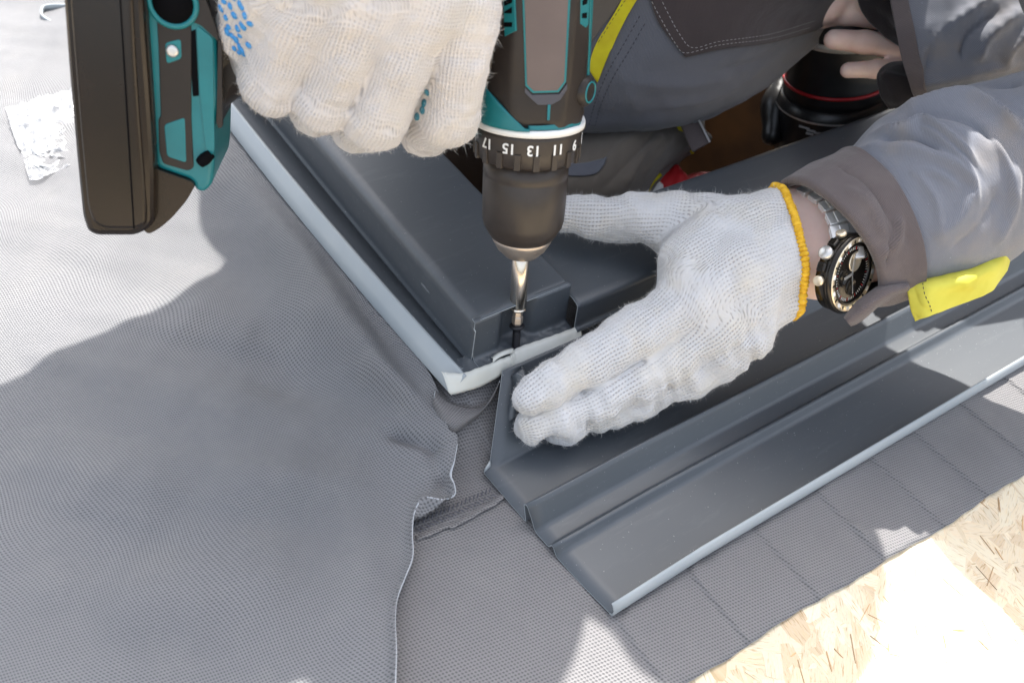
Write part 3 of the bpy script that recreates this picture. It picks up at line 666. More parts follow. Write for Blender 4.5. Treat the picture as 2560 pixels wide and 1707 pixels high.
# motor housing: faceted loft
def sect(l_, hw, wf, fr):
    """octagon in (H,W): half width hw, front height wf, front facet half fr"""
    q = [(-fr, wf), (fr, wf), (hw*.93, wf*.62), (hw, wf*.2), (hw, -wf*.3), (hw*.8, -wf*.8), (fr, -wf), (-fr, -wf), (-hw*.8, -wf*.8), (-hw, -wf*.3), (-hw, wf*.2), (-hw*.93, wf*.62)]
    out = []
    for i in range(12):
        a, b, c = [np.array(q[(i+k) % 12]) for k in (-1, 0, 1)]; r = min(2.4, .4*np.linalg.norm(a-b), .4*np.linalg.norm(c-b)); p, s2 = b+unit(a-b)*r, b+unit(c-b)*r
        for t in (0, .33, .67, 1): out.append((1-t)**2*p+2*t*(1-t)*b+t*t*s2)
    return [Q+AX*l_+HX*x+WX*w for x, w in out]
HW = rad(256, 200)
st = [(-5, r1*.93, r1*.93, 10.5), (-9, r1*.97, r1*.96, 11), (-16, HW*1.0, 23.0, 11.8), (-26, HW*1.03, 23.8, 12.3), (-60, HW*1.02, 24.2, 12.8), (-110, HW*1.0, 24.2, 12.8), (-128, HW*.95, 23, 12), (-138, HW*.75, 18, 9)]
Pt = np.array([sect(*s_) for s_ in st]); ob = grid('motor_housing', Pt, M['pl_dark'], drill, cv=True)
V = [tuple(sum(np.array(p) for p in Pt[-1])/48)]
prism('housing_cap', [tuple(p) for p in Pt[-1]], -AX*2, M['pl_dark'], drill)
prism('housing_cap', [tuple(p) for p in Pt[0]], AX*2, M['teal'], drill)
bm = bmesh.new(); bm.from_mesh(ob.data); bmesh.ops.recalc_face_normals(bm, faces=bm.faces)
hv = BVHTree.FromBMesh(bm); hloc = Vector(rootloc(ob)); bm.free()
def onto(bvh, loc, px, py):
    d = Vector(unit(ray(px, py))); o = Vector(CAM*MM)-loc; h = bvh.ray_cast(o, d)
    if h[0] is None: return None, None
    return np.array(h[0]+loc)/MM, np.array(h[1] if h[1].dot(d) < 0 else -h[1])
def decal(bvh, loc, pts, m, nm, parent, proud=.35, depth=1.2, bevel=.15, fallback=24):
    """thin plate set on a facet of a body"""
    c = np.mean(pts, 0); p0, n0 = onto(bvh, loc, *c)
    if p0 is None: p0, n0 = DP(c[0], c[1], fallback), WX
    q = []
    for x, y in pts:
        d = ray(x, y); q.append(CAM+d*((p0-CAM).dot(n0)/d.dot(n0))+n0*proud)
    return prism(nm, q, -n0*depth, m, parent, bevel, 2)
D = lambda pts, m, nm, proud=.35, depth=1.4, parent=None, bevel=.15: decal(hv, hloc, pts, m, nm, parent or drill, proud, depth, bevel)
D([(1304, -60), (1313, 215), (1332, 233), (1396, 231), (1415, 205), (1429, -60)], M['teal'], 'plate_trim', .35)
D([(1309, -58), (1317, 211), (1335, 228), (1393, 226), (1410, 203), (1423, -58)], M['pl_grey'], 'name_plate', .55)
D([(1312, 219), (1330, 237), (1398, 235), (1417, 209), (1418, 222), (1400, 250), (1378, 262), (1344, 262), (1326, 246), (1312, 232)], M['pl_navy'], 'plate_lower_band', .5)  # blue-grey band round the lower end of the name plate
D([(1369, 262), (1376, 262), (1374, 301), (1367, 301)], M['teal'], 'index_mark', .55)
vent = D([(1256, -60), (1262, 92), (1289, 78), (1286, -60)], M['teal'], 'vent_grille', .25)
for q in ([(1260, -55), (1282, -55), (1282, -40), (1260, -30)], [(1261, 4), (1281, -6), (1281, 8), (1262, 16)], [(1262, 30), (1281, 18), (1281, 34), (1262, 34)], [(1262, 56), (1282, 56), (1281, 68), (1262, 68)]):
    D(q, M['black'], 'vent_slot', .45, parent=vent, bevel=0)
vent = D([(1452, -60), (1450, 60), (1464, 70), (1470, 62), (1474, -60)], M['teal'], 'vent_grille', .25)
for q in ([(1456, -50), (1468, -50), (1467, -20), (1456, -10)], [(1455, 2), (1467, -4), (1466, 10), (1455, 14)], [(1454, 34), (1466, 32), (1465, 46), (1454, 46)]):
    D(q, M['black'], 'vent_slot', .45, parent=vent, bevel=0)
D([(1479, -60), (1484, -60), (1472, 190), (1468, 190)], M['teal'], 'side_stripe', .4)
# teal inner shell: left edge strip and the nose wedge above the collar
def skirt(nm, m, pxs, l0, l1, extra):
    Pn = []
    for px in pxs:
        a = math.asin(max(-.999, min(.999, (px-1318)/138.))); d = vw*math.cos(a)+rt*math.sin(a)
        t0 = l1(px); Pn.append([Q+AX*(l0*(1-t)+t0*t)+d*(r1*.955*(1-t)+(HW*1.015)*t+extra) for t in np.linspace(0, 1, 8)])
    o = grid(nm, np.array(Pn), m, drill); mod_solid(o, 1.4, 0); return o
skirt('teal_nose', M['teal'], np.linspace(1184, 1322, 30), -4.0, lambda px: -5.0-np.clip((1312-px)/95, 0, 1)*14.5, 2.3)
skirt('teal_nose', M['teal'], np.linspace(1318, 1452, 20), -4.3, lambda px: -6.2-np.clip((px-1340)/110, 0, 1)*.8, .5)
dpoly([(1190, -80), (1228, -80), (1242, 200), (1240, 226), (1222, 234), (1196, 228)], 13.5, 22, M['teal'], 'teal_shell', 1.2, rounded=2)
# lug with the belt-clip hole
p0, n0 = DP(1471, 230, 14), unit(WX-HX*1.15)
lathe('lug_boss', [(3.0, -9), (8.0, -8), (6.8, -.5), (5.6, .8), (4.9, 1.0)], p0, n0, M['pl_dark'], drill, n=36)
lathe('lug_ring', [(4.8, 0), (4.9, 1.3), (4.2, 1.5), (3.8, 0)], p0, n0, M['teal'], drill, n=36, cap=False)
lathe('lug_hole', [(4.0, .3), (4.0, .6), (.1, .6)], p0, n0, M['black'], drill, n=24)
# trigger tip / forward reverse lever peeking under the index finger
dpoly([(1150, 336), (1168, 312), (1196, 292), (1204, 306), (1200, 330), (1186, 346), (1163, 350)], 6, 14, M['teal'], 'trigger', 2.5, rounded=2.5)
# grip running inside the fist to the foot
Pt = []
for (xa, ya, xb, yb, w) in [(1240, -70, 1240, 235, 17), (1120, -40, 1130, 240, 17), (950, -60, 960, 190, 16.5), (760, -80, 770, 175, 16.5), (650, -130, 620, 225, 17), (590, -190, 572, 262, 18), (545, -210, 540, 300, 19)]:
    A_, B_ = DP(xa, ya), DP(xb, yb); c = (A_+B_)/2; h = (B_-A_)/2; Pt.append([c+h*np.sign(math.cos(t))*abs(math.cos(t))**.8+WX*w*np.sign(math.sin(t))*abs(math.sin(t))**.8 for t in np.linspace(0, 2*np.pi, 40, endpoint=False)])
grid('grip', np.array(Pt), M['pl_dark'], drill, cv=True)
mesh_g = None
dpoly([(500, -60), (552, 0), (560, 60), (575, 130), (608, 190), (570, 222), (556, 270), (548, 322), (538, 318), (540, 150), (520, 60)], 17, 34, M['pl_dark'], 'grip_flare', 3, rounded=3)
# foot: teal body, taupe overmould, recesses
foot = dpoly([(340, -90), (470, -90), (505, 20), (540, 88), (546, 250), (536, 330), (535, 420), (530, 462), (510, 482), (490, 478), (478, 452), (386, 420), (372, 250)], 25, 50, M['teal'], 'foot', 3.2, rounded=3.5)
def fd(pts, m, nm, proud=.5, depth=3, parent=None, rounded=1.5, bevel=.35): return dpoly(pts, 25+proud, depth, m, nm, bevel, parent or drill, rounded)
fd([(384, -90), (455, -90), (470, 30), (478, 70), (478, 300), (484, 420), (470, 428), (408, 410), (398, 380), (396, 300), (402, 290), (396, 120)], M['pl_dark'], 'overmould', .6)
fd([(455, -90), (500, -40), (536, 60), (545, 96), (545, 104), (500, 62), (468, 52), (462, 30)], M['pl_dark'], 'overmould', .9)
fd([(545, 96), (554, 110), (556, 318), (548, 322), (541, 310)], M['pl_dark'], 'overmould', .4)
fd([(410, 312), (462, 294), (466, 408), (417, 392)], M['teal'], 'inset_panel', .8)
hp = fd([(412, 108), (452, 98), (454, 148), (416, 161)], M['teal'], 'screw_recess', .8)
lathe('recess_screw', [(2.4, 0), (2.3, .8), (1.4, 1.0), (.1, .9)], DP(431, 128, 25.9), WX, M['steel'], hp, n=24)
fd([(472, 82), (489, 74), (497, 240), (482, 242)], M['black'], 'belt_clip_slot', .35, rounded=.5, bevel=0)
fd([(492, 64), (532, 96), (536, 380), (518, 400), (500, 246)], M['teal'], 'rear_cover', .7)
p_ = DP(432, 8, 25.8); lathe('lanyard_ring', [(9.6, -1), (9.6, .6), (8.6, 1.1), (7.6, .6), (7.4, -1)], p_, WX, M['teal'], drill, n=40, cap=False)
lathe('lanyard_hole', [(7.5, 0), (7.5, .4), (.1, .4)], p_, WX, M['black'], drill, n=32)
tube('bit_clip_notch', [DP(500, 408, 25.6), DP(512, 398, 25.8), DP(528, 384, 25.4)], [2.2, 2.6, 2.0], M['black'], drill)
# battery
bat = dpoly([(146, -110), (350, -110), (362, 100), (374, 260), (384, 420), (385, 560), (362, 582), (335, 593), (240, 593), (216, 582), (203, 545), (190, 420), (170, 200)], 33, 66, M['pl_batt'], 'battery', 8, rounded=7)
dpoly([(168, -108), (326, -108), (338, 150), (350, 330), (366, 520), (366, 562), (338, 574), (262, 573), (232, 558), (218, 520), (200, 330), (176, 40)], 34.6, 3, M['pl_batt'], 'battery_panel', 1.6, parent=bat, rounded=7)
dpoly([(292, -108), (295, -108), (318, 260), (336, 572), (333, 572), (314, 260)], 34.9, 1, M['black'], 'panel_groove', 0, parent=bat)
dpoly([(376, 380), (385, 422), (480, 455), (487, 466), (468, 500), (430, 545), (398, 572), (368, 588), (350, 560)], 27, 54, M['pl_batt'], 'battery_nose', 5, rounded=3)
dpoly([(346, -108), (356, -108), (382, 262), (389, 420), (382, 418), (372, 262)], 29, 58, M['pl_dark'], 'battery_rail', .8)
# ================================================================== gloves (signed-distance solids turned into one skin each)
def knit_uv(V, chains, lat, up, fade=4.0):
    """longitudinal and lateral yarn coordinates blended over the bones; chains: [(points, base_lateral, start_u)]"""
    N = len(V); su = np.zeros(N); sv = np.zeros(N); sw = np.zeros(N)
    for pts, base, u0 in chains:
        cu = u0
        for (a, ra), (b, rb) in zip(pts[:-1], pts[1:]):
            d = b-a; L = np.linalg.norm(d); d = d/L; t = (V-a) @ d; tc = np.clip(t, 0, L); q = V-a-tc[:, None]*d
            dist = np.maximum(np.linalg.norm(q, axis=1)-.8*(ra+(rb-ra)*tc/L), .6)
            l_ = unit(lat-d*lat.dot(d)); n_ = np.cross(d, l_); n_ = n_ if n_.dot(up) > 0 else -n_
            an = np.arctan2(q @ l_, q @ n_); r = (ra+rb)/2; vv = np.where(np.abs(an) < 1.45, an*r, np.sign(an)*r*1.45+(an-np.sign(an)*1.45)*r)
            w = 1/dist**fade; su += w*(cu+t); sv += w*(base+vv); sw += w; cu += L
    return np.stack([su/sw, sv/sw], 1)*MM
def fuzz(ob, n, ln, parent, w=.05, seed=1, box_=None):
    g = np.random.default_rng(seed); me = ob.data; nv = len(me.vertices); Vv = np.empty(nv*3); me.vertices.foreach_get('co', Vv); Vv = Vv.reshape(-1, 3)/MM+rootloc(ob)/MM
    Nn = np.empty(nv*3); me.vertices.foreach_get('normal', Nn); Nn = Nn.reshape(-1, 3); idx = g.integers(0, nv, n); p = Vv[idx]+g.normal(size=(n, 3))*.4; nr = Nn[idx]
    t = g.normal(size=(n, 3)); L = ln*np.exp(g.normal(size=(n, 1))*.55); d = nr+t*.75; d /= np.linalg.norm(d, axis=1, keepdims=True)
    s = np.cross(d, g.normal(size=(n, 3))); s /= np.linalg.norm(s, axis=1, keepdims=True); e = d+g.normal(size=(n, 3))*.9; e /= np.linalg.norm(e, axis=1, keepdims=True)
    p = p-nr*.3; m1 = p+d*L*.55; p2 = m1+e*L*.6
    V = np.stack([p-s*w, p+s*w, m1+s*w*.8, m1-s*w*.8, p2], 1).reshape(-1, 3); k = np.arange(n)*5
    Fc = [(a, a+1, a+2, a+3) for a in k]+[(a+3, a+2, a+4) for a in k]
    return mesh('fuzz', V, Fc, M['fuzz'], parent, smooth=False, kind='stuff', label='loose cotton fibres standing off the knit')
def glove(nm, chains, knit_ch, lat, up, m, parent, vox, disp, ks=None, kin=3, fz=(30000, 1.1), clip=None):
    f0 = chains_fn(chains, kin, 5, ks)
    def fn(X):
        d = f0(X); m_ = np.abs(d) < 6; Xm = X[m_]; d[m_] += disp(Xm); 
        if clip is not None: d = np.maximum(d, clip(X))
        return d
    lo, hi = bounds(chains); V, Q4 = sdf_surface(fn, lo, hi, vox); uv = knit_uv(V, knit_ch, lat, up)
    o = mesh(nm, V, Q4, m, parent, uv=uv)
    bm = bmesh.new(); bm.from_mesh(o.data); bmesh.ops.smooth_vert(bm, verts=bm.verts, factor=.5, use_axis_x=True, use_axis_y=True, use_axis_z=True); bmesh.ops.recalc_face_normals(bm, faces=bm.faces); bm.to_mesh(o.data); bm.free()
    fuzz(o, fz[0], fz[1], o); return o
def ef0(e, f, z): return np.array([.755*e+.655*f, -.655*e+.755*f, z])
worker = empty('person', ef0(20, 330, -500), 'worker in grey and brown workwear leaning over the frame with both gloved hands busy', 'person')
# ---- left glove, flat on the flashing, fingertips pressed against the tall wall
def q_(px, py, z, r): return (P(px, py, z), r)
LG = dict(
 thumb=[q_(1840, 590, 84, 21), q_(1690, 560, 84, 17.5), q_(1590, 543, 81, 13.6), q_(1490, 543, 78, 11.8), q_(1392, 532, 76, 10.6)],
 index=[q_(1730, 745, 74, 16), q_(1600, 830, 60, 14), q_(1470, 905, 50, 12.3), q_(1385, 953, 44, 11.2), q_(1318, 997, 38, 9.0)],
 middle=[q_(1800, 800, 66, 16), q_(1660, 905, 46, 13), q_(1500, 1000, 32, 11.6), q_(1400, 1040, 27, 10.6), q_(1332, 1064, 24, 9.2)],
 ring=[q_(1840, 840, 60, 14.5), q_(1720, 935, 38, 11.6), q_(1600, 1000, 24, 10.2), q_(1500, 1035, 19, 9.2), q_(1390, 1078, 16, 7.6)],
 pinky=[q_(1870, 850, 60, 12), q_(1800, 915, 42, 9.6), q_(1725, 960, 30, 8.4), q_(1650, 982, 22, 7.4)],
 palm1=[q_(1740, 650, 84, 19), q_(1860, 590, 92, 22), q_(1960, 570, 98, 21.5), q_(2030, 570, 102, 21)],
 palm2=[q_(1745, 740, 74, 18), q_(1860, 690, 84, 22), q_(1960, 645, 92, 22), q_(2040, 630, 98, 21)],
 palm3=[q_(1840, 800, 64, 15), q_(1900, 740, 76, 18), q_(1985, 690, 86, 17), q_(2035, 672, 94, 15.5)])
lgc = list(LG.values()); lat = unit(P(1900, 850, 70)-P(1800, 500, 80)); upv = unit(CAM-P(1700, 750, 70))
def ldisp(X):
    w = .6*snoise(X, 15, 41, 2)+.9*snoise(X, 34, 42, 2)
    # puckers along the little-finger side and the wrist rib
    a = P(1880, 870, 60); b = P(1340, 1090, 16); d = unit(b-a); s = (X-a) @ d; r = np.linalg.norm(X-a-s[:, None]*d, axis=1)
    w = w+np.exp(-(r/15)**2)*(.8*np.sin(s*.55+2*np.sin(s*.13))+.9*np.sin(s*.27+1)+.7*snoise(X, 11, 47, 2))
    return w
wr = P(2010, 600, 98); wd = unit(P(2080, 585, 103)-P(1900, 640, 90))
hemC = [P(*q) for q in ((1955, 462, 118), (1992, 490, 124), (2022, 550, 126), (2043, 620, 123), (2048, 690, 112), (2036, 745, 98))]
hn = unit(np.cross(hemC[5]-hemC[0], P(2043, 620, 123)-PD(2043, 620, 470))); hn = hn if hn.dot(wd) > 0 else -hn
# cut the wrist end by the plane through hem ends that bulges to the viewer
hc = (hemC[0]+hemC[2]+hemC[5])/3
nrm = unit(np.cross(hemC[2]-hemC[0], hemC[5]-hemC[0])); nrm = nrm if nrm.dot(wd) > 0 else -nrm
lg = glove('glove', lgc, [(LG['thumb'], -30, 0), (LG['index'], -12, 60), (LG['middle'], 8, 60), (LG['ring'], 24, 60), (LG['pinky'], 36, 60), (LG['palm1'][::-1], -22, 0), (LG['palm2'][::-1], 4, 0), (LG['palm3'][::-1], 24, 0)],
           lat, upv, M['knit'], worker, 1.0, ldisp, ks=[8, 6, 3.2, 3.0, 3.2, 9, 12, 12], fz=(42000, 1.25), clip=lambda X: ((X-hc) @ nrm))
lg['label'] = 'pale knit cotton work glove pressed flat with yellow hem'
# ---- right glove: fist round the grip
def d_(px, py, off, r): return (DP(px, py, off), r)
RG = dict(
 index=[d_(1160, 20, 30, 13), d_(1140, 150, 32, 12.8), d_(1120, 285, 24, 13.2), d_(1060, 330, 4, 10.5), d_(1010, 260, -18, 9)],
 middle=[d_(1050, 10, 34, 14), d_(1000, 150, 37, 13.4), d_(938, 290, 29, 13.6), d_(890, 320, 6, 10.5), d_(880, 250, -18, 9)],
 ring=[d_(930, 10, 36, 14), d_(870, 130, 37, 13), d_(812, 248, 29, 12.6), d_(790, 280, 6, 10), d_(780, 200, -18, 9)],
 pinky=[d_(800, 0, 34, 13.5), d_(740, 100, 33, 12.4), d_(684, 212, 25, 12.0), d_(670, 230, 5, 9.5), d_(670, 150, -18, 8)],
 back=[d_(1140, -30, 30, 15), d_(1000, -40, 36, 17), d_(850, -40, 38, 17), d_(720, -20, 34, 16)],
 back2=[d_(1120, -170, 26, 17), d_(960, -190, 34, 20), d_(800, -190, 34, 20), d_(680, -140, 28, 17)],
 heel=[d_(720, -60, 30, 17), d_(650, 10, 20, 15), d_(628, 70, 14, 12.5), d_(650, 120, 12, 12)],
 wrist=[d_(900, -220, 28, 26), d_(760, -420, 26, 27), d_(640, -560, 26, 26)],
 web=[d_(1135, 40, 33, 14.5), d_(1000, 42, 37, 15), d_(860, 30, 37, 15), d_(735, 40, 32, 14)], web2=[d_(1110, 95, 31, 12), d_(990, 95, 34.5, 12.6), d_(860, 80, 35, 12.4), d_(750, 80, 31, 11.5)],
 tmb=[d_(900, -200, 0, 20), d_(1040, -120, -30, 14), d_(1130, -60, -38, 11)])
rgc = list(RG.values()); latR = HX*-1; upR = WX
def rdisp(X): return .5*snoise(X, 16, 51, 2)+.5*snoise(X, 40, 52, 2)+.35*snoise(X, 6, 53, 1)
def rows(k, base): return (RG[k], base, 0)
rg = glove('glove', rgc, [rows('index', 0), rows('middle', 22), rows('ring', 44), rows('pinky', 66), (RG['back2'], 30, 0), (RG['heel'], 90, 0)],
           HX, WX, M['knit2'], worker, 1.15, rdisp, ks=[4, 1.8, 1.8, 1.8, 12, 14, 10, 14, 7, 4, 8], fz=(42000, 1.25))
rg['label'] = 'creamy knit cotton work glove gripping the drill handle'
bm = bmesh.new(); bm.from_mesh(rg.data); rb = BVHTree.FromBMesh(bm); bm.free(); rl = Vector(rootloc(rg))
g = np.random.default_rng(7); cand = [(553, 22), (576, 16), (600, 11), (565, 45), (586, 39), (605, 20), (572, 68), (594, 72), (607, 66), (568, 80), (600, 90), (580, 90), (586, 122), (599, 118), (622, 114), (610, 136), (598, 132), (625, 60), (560, 5), (585, -4), (612, 40), (606, 128), (590, 100)]
db = lathe('grip_dot', [(1.35, -.4), (1.3, .35), (.7, .75), (.1, .8)], rootloc(rg)/MM, (0, 0, 1), M['dot'], rg, n=10, )
first = True
for x, y in cand:
    p, n_ = onto(rb, rl, x, y)
    if p is None: continue
    o = db if first else db.copy()
    if not first: COL.objects.link(o)
    first = False; o.location = Vector(p*MM)-rl; o.rotation_euler = Vector(n_).to_track_quat('Z', 'Y').to_euler(); sc_ = g.uniform(.8, 1.25); o.scale = (sc_, sc_*g.uniform(.8, 1.3), 1)
for x, y in ((1066, 232), (1060, 258), (1056, 276), (1043, 292)):
    o = db.copy(); o.data = db.data.copy(); o.data.materials.clear(); o.data.materials.append(M['dot2']); COL.objects.link(o); p, n_ = onto(rb, rl, x, y)
    if p is not None: o.location = Vector(p*MM)-rl; o.rotation_euler = Vector(n_).to_track_quat('Z', 'Y').to_euler()
# ================================================================== cloth helpers
def spl(ctrl, nu, nv):
    c = np.asarray(ctrl, float); a = np.stack([crv(c[:, j], nu) for j in range(c.shape[1])], 1); return np.stack([crv(a[i], nv) for i in range(nu)], 0)
def normals(Pt, cv=False):
    du = np.gradient(Pt, axis=0); dv = (np.roll(Pt, -1, 1)-np.roll(Pt, 1, 1)) if cv else np.gradient(Pt, axis=1); n = np.cross(du, dv)
    return n/(np.linalg.norm(n, axis=-1, keepdims=True)+1e-9)
def arcuv(Pt):
    u = np.concatenate([[0], np.cumsum(np.linalg.norm(np.diff(Pt.mean(1), axis=0), axis=-1))]); m = Pt.shape[0]//2
    v = np.concatenate([[0], np.cumsum(np.linalg.norm(np.diff(Pt[m], axis=0), axis=-1))]); return np.stack(np.meshgrid(u, v, indexing='ij'), -1)*MM
def creases(Pt, folds, cv=False, cloud=0., seed=0, cs=30):
    """raise soft ridges along polylines; folds: (points [(px,py)..], width px, height mm)"""
    N = normals(Pt, cv); sh = Pt.shape[:2]; ctr = Pt.mean((0, 1)) if cv else None
    vd = CAM-Pt; fl = np.sign((N*vd).sum(-1)); 
    if cv:
        out = Pt-Pt.mean(1, keepdims=True); fl = np.sign((N*out).sum(-1)); vis = np.clip((N*fl[..., None]*vd/np.linalg.norm(vd, axis=-1, keepdims=True)).sum(-1)*3, 0, 1)
    else: vis = 1.0
    N = N*fl[..., None]; c = (Pt-CAM) @ R; ax_, ay_ = PX+F*c[..., 0]/c[..., 2], PY+F*c[..., 1]/c[..., 2]; H = np.zeros(sh)
    for pts, w, h in folds:
        pts = crv(np.array(pts, float), 24) if len(pts) > 2 else np.linspace(pts[0], pts[1], 24); best = np.full(sh, 1e9); tt = np.zeros(sh)
        for i in range(23):
            a, b = pts[i], pts[i+1]; d = b-a; L = d.dot(d)+1e-6; t = np.clip(((ax_-a[0])*d[0]+(ay_-a[1])*d[1])/L, 0, 1)
            dd = np.hypot(ax_-a[0]-t*d[0], ay_-a[1]-t*d[1]); m_ = dd < best; best = np.where(m_, dd, best); tt = np.where(m_, (i+t)/23, tt)
        H += h*np.exp(-(best/w)**1.35)*np.clip(np.sin(np.pi*np.clip(tt, .02, .98))*2.2, 0, 1)
    H = H*vis
    if cloud: H = H+cloud*snoise(Pt, cs, seed, 3)
    return Pt+N*H[..., None]
def patch(nm, rows_, m, parent, nu=70, nv=70, folds=(), cloud=.5, cs=40, seed=1, thick=1.0, uv=None):
    c = np.array([[PD(q[0], q[1], q[2]*1000) for q in r] for r in rows_]); Pt = spl(c, nu, nv); Pt = creases(Pt, folds, cloud=cloud, cs=cs, seed=seed)
    o = grid(nm, Pt, m, parent, uv=arcuv(Pt) if uv is None else uv)
    mod_solid(o, thick, 0); return o
def ringtube(stations, n=72, per=26):
    """stations: (A px, B px, near px, depth, near lift mm)"""
    C_ = []
    for (ax, ay, bx, by, nx, ny, dep, lift) in stations:
        c = PD((ax+bx)/2, (ay+by)/2, dep); h = PD(ax, ay, dep)-c; N = PD(nx, ny, dep-lift)-c; C_.append(np.concatenate([c, h, N]))
    K = crv(np.array(C_), (len(stations)-1)*per+1); th = np.linspace(0, 2*np.pi, n, endpoint=False)
    return K[:, None, :3]+np.cos(th)[None, :, None]*K[:, None, 3:6]+np.sin(th)[None, :, None]*K[:, None, 6:9]
def bvh_of(o):
    dg = bpy.context.evaluated_depsgraph_get(); bpy.context.view_layer.update(); return BVHTree.FromObject(o, dg), Vector(rootloc(o))
def stitches(o, px_pts, m, step=2.6, r=.22, nm='stitch_line', parent=None, duty=.62, lift=.15):
    bv, lc = bvh_of(o); pts = crv(np.array(px_pts, float), 160); W_ = []
    for x, y in pts:
        p, n_ = onto(bv, lc, x, y)
        if p is not None: W_.append(p+n_*lift)
    if len(W_) < 4: return
    W_ = np.array(W_); s = np.concatenate([[0], np.cumsum(np.linalg.norm(np.diff(W_, axis=0), axis=1))]); V, Fc = [], []
    for a in np.arange(0, s[-1]-step, step):
        p, q = [np.array([np.interp(t, s, W_[:, k]) for k in range(3)]) for t in (a, a+step*duty)]; d = unit(q-p); u, v, _ = basis(d); k = len(V)
        for t, rr in ((0, .4), (.3, 1), (.7, 1), (1, .4)): V += [p+(q-p)*t+(u*math.cos(w)+v*math.sin(w))*r*rr for w in (0, 1.57, 3.14, 4.71)]
        for i in range(3):
            for j in range(4): Fc.append((k+i*4+j, k+i*4+(j+1) % 4, k+i*4+4+(j+1) % 4, k+i*4+4+j))
    return mesh(nm, V, Fc, m, parent or o, kind='stuff', label='row of thread stitches along the seam')
# ================================================================== the worker: body, then clothes; unseen upper parts posed to cast the shadow
def ef(e, f, z): return np.array([.755*e+.655*f, -.655*e+.755*f, z])
wristL = P(2010, 600, 96); dc_ = proj(P(2068, 605, 104))[2]
ELB = PD(2965, 262, dc_-26)
body = [[(ef(-20, 470, 300), 100), (ef(0, 360, 335), 98), (ef(10, 260, 350), 98)], [(ef(-130, 465, 300), 60), (ef(90, 465, 300), 60)], [(ef(-130, 198, 383), 50), (ef(10, 235, 365), 88), (ef(130, 195, 455), 50)],
        [(ef(-5, 215, 420), 50), (ef(-15, 195, 455), 48)], [(ef(-14, 190, 480), 64), (ef(-14, 160, 482), 62), (ef(-14, 118, 455), 44)],
        [(ef(160, 280, 388), 40), (ELB, 30), (PD(2415, 450, dc_+16), 25)],
        [(ef(-135, 192, 388), 44), (ef(-272, 80, 402), 38), (DP(700, -520, 20), 30)],
        [(ef(-85, 455, 270), 72), (ef(-85, 378, -60), 58), (ef(-80, 360, -440), 44), (ef(-80, 300, -472), 34)], [(ef(50, 470, 270), 72), (ef(38, 392, -60), 58), (ef(60, 395, -440), 44), (ef(60, 330, -472), 34)]]
lo, hi = bounds(body, 15); V1, Q1 = sdf_surface(chains_fn(body, 25, 30), lo, hi, 8.5)
wr_ch = [[(P(1960, 545, 96), 19), (P(2060, 545, 98), 19.5), (PD(2190, 530, dc_+10), 20), (PD(2415, 450, dc_+16), 22)], [(P(1960, 655, 84), 18), (P(2060, 650, 88), 19), (PD(2205, 590, dc_+10), 20), (PD(2415, 450, dc_+16), 22)]]
lo, hi = bounds(wr_ch, 6); V2, Q2 = sdf_surface(chains_fn(wr_ch, 12, 12), lo, hi, 2.0)
bd = mesh('body', np.vstack([V1, V2]), np.vstack([Q1, Q2+len(V1)]), M['skin'], worker)
def shell(nm, ch, m, parent, vox, k=30, cut=None, noise=(3, 60), kin=25):
    f0 = chains_fn(ch, kin, k); lo, hi = bounds(ch, vox*2+noise[0]*2)
    def fn(X):
        d = f0(X)+noise[0]*snoise(X, noise[1], 77, 2)
        return d if cut is None else np.maximum(d, cut(X))
    V, Qd = sdf_surface(fn, lo, hi, vox); return mesh(nm, V, Qd, m, parent, uv=np.stack([V[:, 0]+V[:, 1]*.4, V[:, 2]+V[:, 1]*.3], 1)*MM)
shell('jacket_back', [[(ef(-20, 475, 305), 112), (ef(0, 360, 340), 112), (ef(10, 260, 355), 112)], [(ef(-168, 450, 315), 80), (ef(110, 450, 315), 78)], [(ef(-152, 335, 340), 80), (ef(130, 340, 340), 86)], [(ef(140, 315, 395), 88), (ef(132, 210, 455), 70)], [(ef(-138, 196, 385), 62), (ef(10, 235, 370), 102), (ef(132, 190, 470), 66)],  # unseen bulk padded out to shade the flashing and darken its reflections
    [(ef(165, 285, 392), 54), (ELB, 50)], [(ef(-148, 190, 390), 58), (ef(-275, 78, 405), 54), (DP(690, -560, 20), 42)]], M['torso'], worker, 8.5)
shell('trousers', [[(ef(-110, 495, 290), 84), (ef(90, 495, 290), 84)], [(ef(-85, 460, 270), 90), (ef(-85, 380, -60), 74), (ef(-80, 362, -410), 64)], [(ef(50, 475, 270), 90), (ef(38, 395, -60), 74), (ef(60, 396, -410), 64)]], M['khaki'], worker, 8.5)
shell('boot', [[(ef(-80, 362, -440), 52), (ef(-80, 260, -464), 38)]], M['lining'], worker, 7, noise=(0, 60)); shell('boot', [[(ef(60, 396, -440), 52), (ef(60, 295, -464), 38)]], M['lining'], worker, 7, noise=(0, 60))
shell('cap', [[(ef(-14, 196, 485), 72), (ef(-14, 170, 490), 70)], [(ef(-14, 122, 478), 40), (ef(-14, 92, 465), 24)]], M['pocket'], worker, 5, noise=(0, 60), cut=lambda X: 478-X[..., 2])
